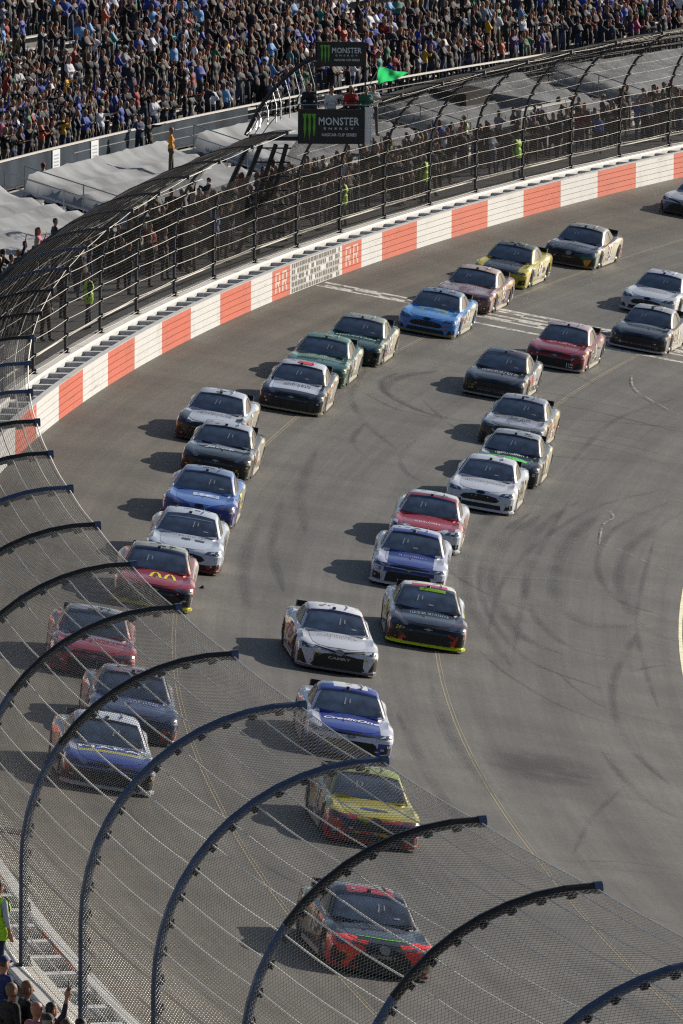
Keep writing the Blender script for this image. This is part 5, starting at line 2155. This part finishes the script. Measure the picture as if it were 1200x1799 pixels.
def stuff_crowd(name, items, label_kind='stuff'):
    """many people far off as one object; clothes carried as a vertex colour"""
    cache = []
    for me in PLOW:
        V = np.empty(len(me.vertices) * 3)
        me.vertices.foreach_get('co', V)
        tri = [tuple(p.vertices) for p in me.polygons]
        mi = np.array([p.material_index for p in me.polygons])
        cache.append((V.reshape(-1, 3), tri, mi))
    AV, AF, AC, n0 = [], [], [], 0
    for (pos, ang, col, k, sc) in items:
        V, F, mi = cache[k]
        c, s = math.cos(ang), math.sin(ang)
        Rz = np.array([[c, -s, 0], [s, c, 0], [0, 0, 1]])
        AV.append(V @ Rz.T * sc + np.array(pos))
        AF += [tuple(n0 + i for i in f) for f in F]
        n0 += len(V)
        pal = [lin(rp.choice(SKINS)), lin(col), lin(rp.choice(TROU)), lin(rp.choice(HAIRS)), lin('#202020'), lin(rp.choice(HATS))]
        AC += [pal[m] for m in mi]
    me = bpy.data.meshes.new(name)
    me.from_pydata(np.concatenate(AV).tolist(), [], AF)
    at = me.attributes.new('tint', 'FLOAT_COLOR', 'FACE')
    at.data.foreach_set('color', np.array(AC, dtype=np.float32).ravel())
    me.polygons.foreach_set('use_smooth', [True] * len(AF))
    m = mat('crowd_cloth', (.5, .5, .5, 1), .8)
    an = m.node_tree.nodes.new('ShaderNodeAttribute')
    an.attribute_name = 'tint'
    m.node_tree.links.new(an.outputs['Color'], m.node_tree.nodes['Principled BSDF'].inputs['Base Color'])
    me.materials.append(m)
    o = link(name, me)
    tag(o, 'mass of spectators filling the grandstand rows and the walkway behind the fence', 'crowd', None, 'stuff')
    return o


WALKERS = []
for _ in range(230):
    a = .10 + .37 * rp.random() ** .6
    WALKERS.append((P(a, rp.uniform(2.6, 6.3), .99), face_in(a, 1.2), rp.choice(TW[:110])[0], rp.randrange(len(PLOW)), rp.uniform(.93, 1.06)))
stuff_crowd('crowd', [(P(c['a'], c['o'], row_z(c['row'])), face_in(c['a'], .9), rp.choice(TW)[0], rp.randrange(len(PLOW)), rp.uniform(.86, 1.10)) for c in cand[N_IND:]] + WALKERS)
print('crowd', len(cand))

# --- people on the walkway behind the fence
vest_m = mat('high_vis_vest', lin('#a6dc1e'), .6)
vest_band = mat('reflective_band', (.62, .62, .58, 1), .4)


def add_vest(o, me):
    """a high visibility vest lying over the torso faces of that person"""
    bm = bmesh.new()
    bm.from_mesh(me)
    kill = [f for f in bm.faces if not (f.material_index in (1, 2) and .80 < f.calc_center_median().z < 1.47 and abs(f.calc_center_median().y) < .20 and abs(f.calc_center_median().x) < .17)]
    bmesh.ops.delete(bm, geom=kill, context='FACES')
    bm.normal_update()
    for v in bm.verts:
        v.co = v.co + v.normal * .035
    for f in bm.faces:
        c = f.calc_center_median()
        f.material_index = 1 if (1.12 < c.z < 1.17 or (c.z > 1.2 and .085 < abs(c.y) < .125)) else 0
    m2 = bpy.data.meshes.new('safety_vest')
    bm.to_mesh(m2)
    bm.free()
    m2.materials.clear()
    m2.materials.append(vest_m)
    m2.materials.append(vest_band)
    link('safety_vest', m2, o)


def head_at(px, py, zfeet, h=1.66, o=None):
    q = at_z(px, py, zfeet + h)
    a, off = ao(q)
    q.z = zfeet
    return q, a, off


VEST = [(607, 316, 'in front of the camera crane'), (723, 276, 'right of the flag stand sign'), (682, 236, 'right beside the flag stand'), (945, 238, 'among the photographers at the far fence'),
        (187, 484, 'alone behind the dark fence at left'), (1199, 172, 'at the right edge'), (816, 206, 'half hidden at the foot of the far aisle')]
for px, py, w in VEST:
    q, a, off = head_at(px, py, .99)
    if off < 1.75 or off < 4:
        q = P(a, 1.8, .99)
    k = rp.choice([0, 4, 8, 1])
    o = put_person(PM[k], q, math.pi + rp.uniform(-.6, .6) + (math.pi if w.startswith('among') else 0), '#2a2c30', 'steward in a lime high-visibility vest ' + w, 'stewards in vests')
    add_vest(o, PM[k])
wk = []
a = .075
while a < .405:
    dens = .42 if a > .262 else (.55 if a > .20 else 1.2)
    a += rp.uniform(.6, 1.4) * dens / RR
    wk.append((a, rp.uniform(2.2, 5.6)))
wk.sort(key=lambda t: proj(P(t[0], t[1], 2))[0])
vest_pos = [(head_at(px, py, .99)[1]) for px, py, w in VEST]
wk = [t for t in wk if all(abs(t[0] - v) > .55 / RR for v in vest_pos)][:115]
for n_, (a, o_) in enumerate(wk):
    k = rp.randrange(len(PM))
    t = rp.choice(TW[:85])
    put_person(PM[k], P(a, o_, .99), face_in(a, .8), t[0], 'person in %s on the walkway behind the fence, %s from the left' % (t[1], ordn(n_)), 'people on the walkway behind the fence', rp.uniform(.95, 1.06))

# people in the aisles and lower seats
for (px, py, z, col, k, ang, lab) in [
        (76, 290, 1.6, '#14161c', 8, 2.6, 'man in dark clothes with a bag walking down the aisle steps at left'),
        (301, 228, 2.3, '#c8862a', 0, .4, 'man in an orange-yellow shirt standing at the aisle left of centre'),
        (68, 404, 1.2, '#c23a78', 6, 0, 'person in a bright pink top at the left edge by the fence posts'),
        (97, 388, 1.2, '#23262e', 0, .5, 'person in dark top beside the one in pink'),
        (44, 428, 1.2, '#1c2240', 3, 0, 'person in navy below left of the one in pink'),
        (20, 452, 1.2, '#15161a', 0, .3, 'person in black at the very left edge behind the fence tips'),
        (245, 205, 2.3, '#2a3a5c', 5, -.4, 'person in blue leaning by the banner rail, left of the orange shirt'),
        (262, 210, 2.3, '#16181c', 10, -.2, 'person in black next to the orange shirt at the banner rail'),
        (352, 170, 2.3, '#22252c', 4, 0, 'tall man in dark clothes standing at the rail right of the orange shirt'),
        (379, 372, 1.0, '#5878b0', 9, 3.0, 'man in a light blue shirt with raised arms behind the fence'),
        (1150, 152, 1.4, '#1a1a1e', 0, .2, 'man in black at the foot of the last aisle'), (1166, 148, 1.5, '#3a3430', 4, .4, 'man in a brown top at the foot of the last aisle'),
        (1180, 155, 1.4, '#22242c', 8, 0, 'man in charcoal and cap at the foot of the last aisle'), (1142, 172, 1.1, '#7c8494', 0, 0, 'man in pale grey at the foot of the last aisle'),
        (1170, 175, 1.1, '#14161a', 5, 0, 'man with folded arms at the foot of the last aisle')]:
    q, a, off = head_at(px, py, z)
    put_person(PM[k], q, face_in(a, 0) + ang, col, lab, None)
q, a, off = head_at(76, 290, 1.6)
mb = MB()
mb.box(q + Vector((.24, -.12, .72)), (.10, 0, 0), (0, .15, 0), (0, 0, .14))
mb.tube([q + Vector((.24, -.22, .84)), q + Vector((.24, -.12, .98)), q + Vector((.24, -.02, .84))], .012, 5)
tag(mb.build('carrier_bag', mat('bag_cloth', lin('#3c4a2c'), .8)), 'dark olive bag carried down the aisle steps', 'bag')

# TV camera on the walkway
q = at_z(533, 313, 2.7)
tv = empty('tv_camera', (q.x, q.y, .99))
tag(tv, 'large black television camera on a pedestal behind the fence, under the flag stand', 'camera')
mb = MB()
mb.box((q.x, q.y, 2.72), (.34, .04, 0), (-.02, .16, 0), (0, 0, .17))
mb.box((q.x + .44, q.y + .05, 2.72), (.12, .01, 0), (0, .13, 0), (0, 0, .13))
mb.box((q.x - .1, q.y, 2.94), (.12, 0, 0), (0, .08, 0), (0, 0, .06))
pchild('camera_body', mb, black, tv)
mb = MB()
for i in range(3):
    t = 2.1 * i
    mb.tube([(q.x + .35 * math.cos(t), q.y + .35 * math.sin(t), .99), (q.x, q.y, 1.9)], .03, 6)
mb.tube([(q.x, q.y, 1.85), (q.x, q.y, 2.6)], .05, 6)
pchild('tripod', mb, dsteel, tv)
mb = MB()
mb.tube([(q.x - .34, q.y - .05, 2.8), (q.x - .75, q.y - .1, 2.95)], .02, 5)
pchild('pan_handle', mb, black, tv)

# officials on the flag stand
for (dx, dy, col, k, ang, lab) in [(.50, .6, '#c8c8c6', 10, -1.0, 'man in a white shirt and headset on the flag stand, waving the flag'), (1.15, 1.0, '#8c2024', 0, -1.3, 'man in a red top on the flag stand right of the white shirt'),
                                   (1.65, .7, '#1d5c4c', 8, -1.2, 'man in a green top and cap at the right of the flag stand'), (-.25, 2.0, '#1a1c22', 0, -1.4, 'man in black at the back left of the flag stand'), (1.9, 1.8, '#aeb0b2', 5, -1.1, 'man in pale grey at the back right of the flag stand')]:
    put_person(PM[k], (c2.x - hw2 + dx, SY + dy, FZ + .06), ang, col, lab)

# nearest onlookers in the bottom left corner, finer figures with fingers
near = {k_: build_person('person', a_, b_, h_, .013, True, bulk=1.05) for k_, a_, b_, h_ in (('down', 'down', 'down', 'short'), ('cap', 'down', 'hip', 'cap'), ('bald', 'clap', 'clap', 'bald'), ('arm', 'down', 'up', 'short'))}
for (px, py, z, which, col, ang, lab, vest) in [
        (-4, 1556, 2.2, 'down', '#b8bcc4', .5, 'steward in a lime vest over a white shirt by the barrier, bottom left', True),
        (20, 1738, 2.35, 'down', '#0e0f12', .3, 'dark-haired man in black in the bottom left corner, the left one', False),
        (47, 1734, 2.35, 'down', '#101014', .1, 'dark-haired man in black in the bottom left corner, right of his twin', False),
        (64, 1772, 2.35, 'bald', '#8a5864', .4, 'bald man in a dusty pink shirt, bottom left corner', False),
        (90, 1772, 2.35, 'arm', '#2a2430', .2, 'person holding up a phone in one raised hand, bottom left corner', False),
        (84, 1792, 2.35, 'cap', '#3c4c64', .5, 'man in a blue cap below the raised phone, bottom left corner', False),
        (116, 1802, 2.35, 'down', '#14161c', .2, 'dark-haired person cut by the bottom edge right of the blue cap', False),
        (142, 1800, 2.35, 'down', '#1a1a20', .0, 'last dark head at the right of the bottom left group', False),
        (6, 1690, 2.35, 'cap', '#1c2a5c', .4, 'man in navy blue with a cap just below the steward, bottom left', False)]:
    q, a, off = head_at(px, py, z)
    o = put_person(near[which], q, face_in(a, 0) + ang, col, lab)
    if vest:
        add_vest(o, near[which])
    if which == 'arm':
        mb = MB()
        rz = face_in(a, 0) + ang
        hp = q + Vector((math.cos(rz) * .12 + math.sin(rz) * .35, math.sin(rz) * .12 - math.cos(rz) * .35, 2.05))
        mb.box(hp, (.006, 0, 0), (0, .038, 0), (0, 0, .075))
        tag(mb.build('phone', black), 'black phone held up by a spectator, bottom left corner', 'phone')
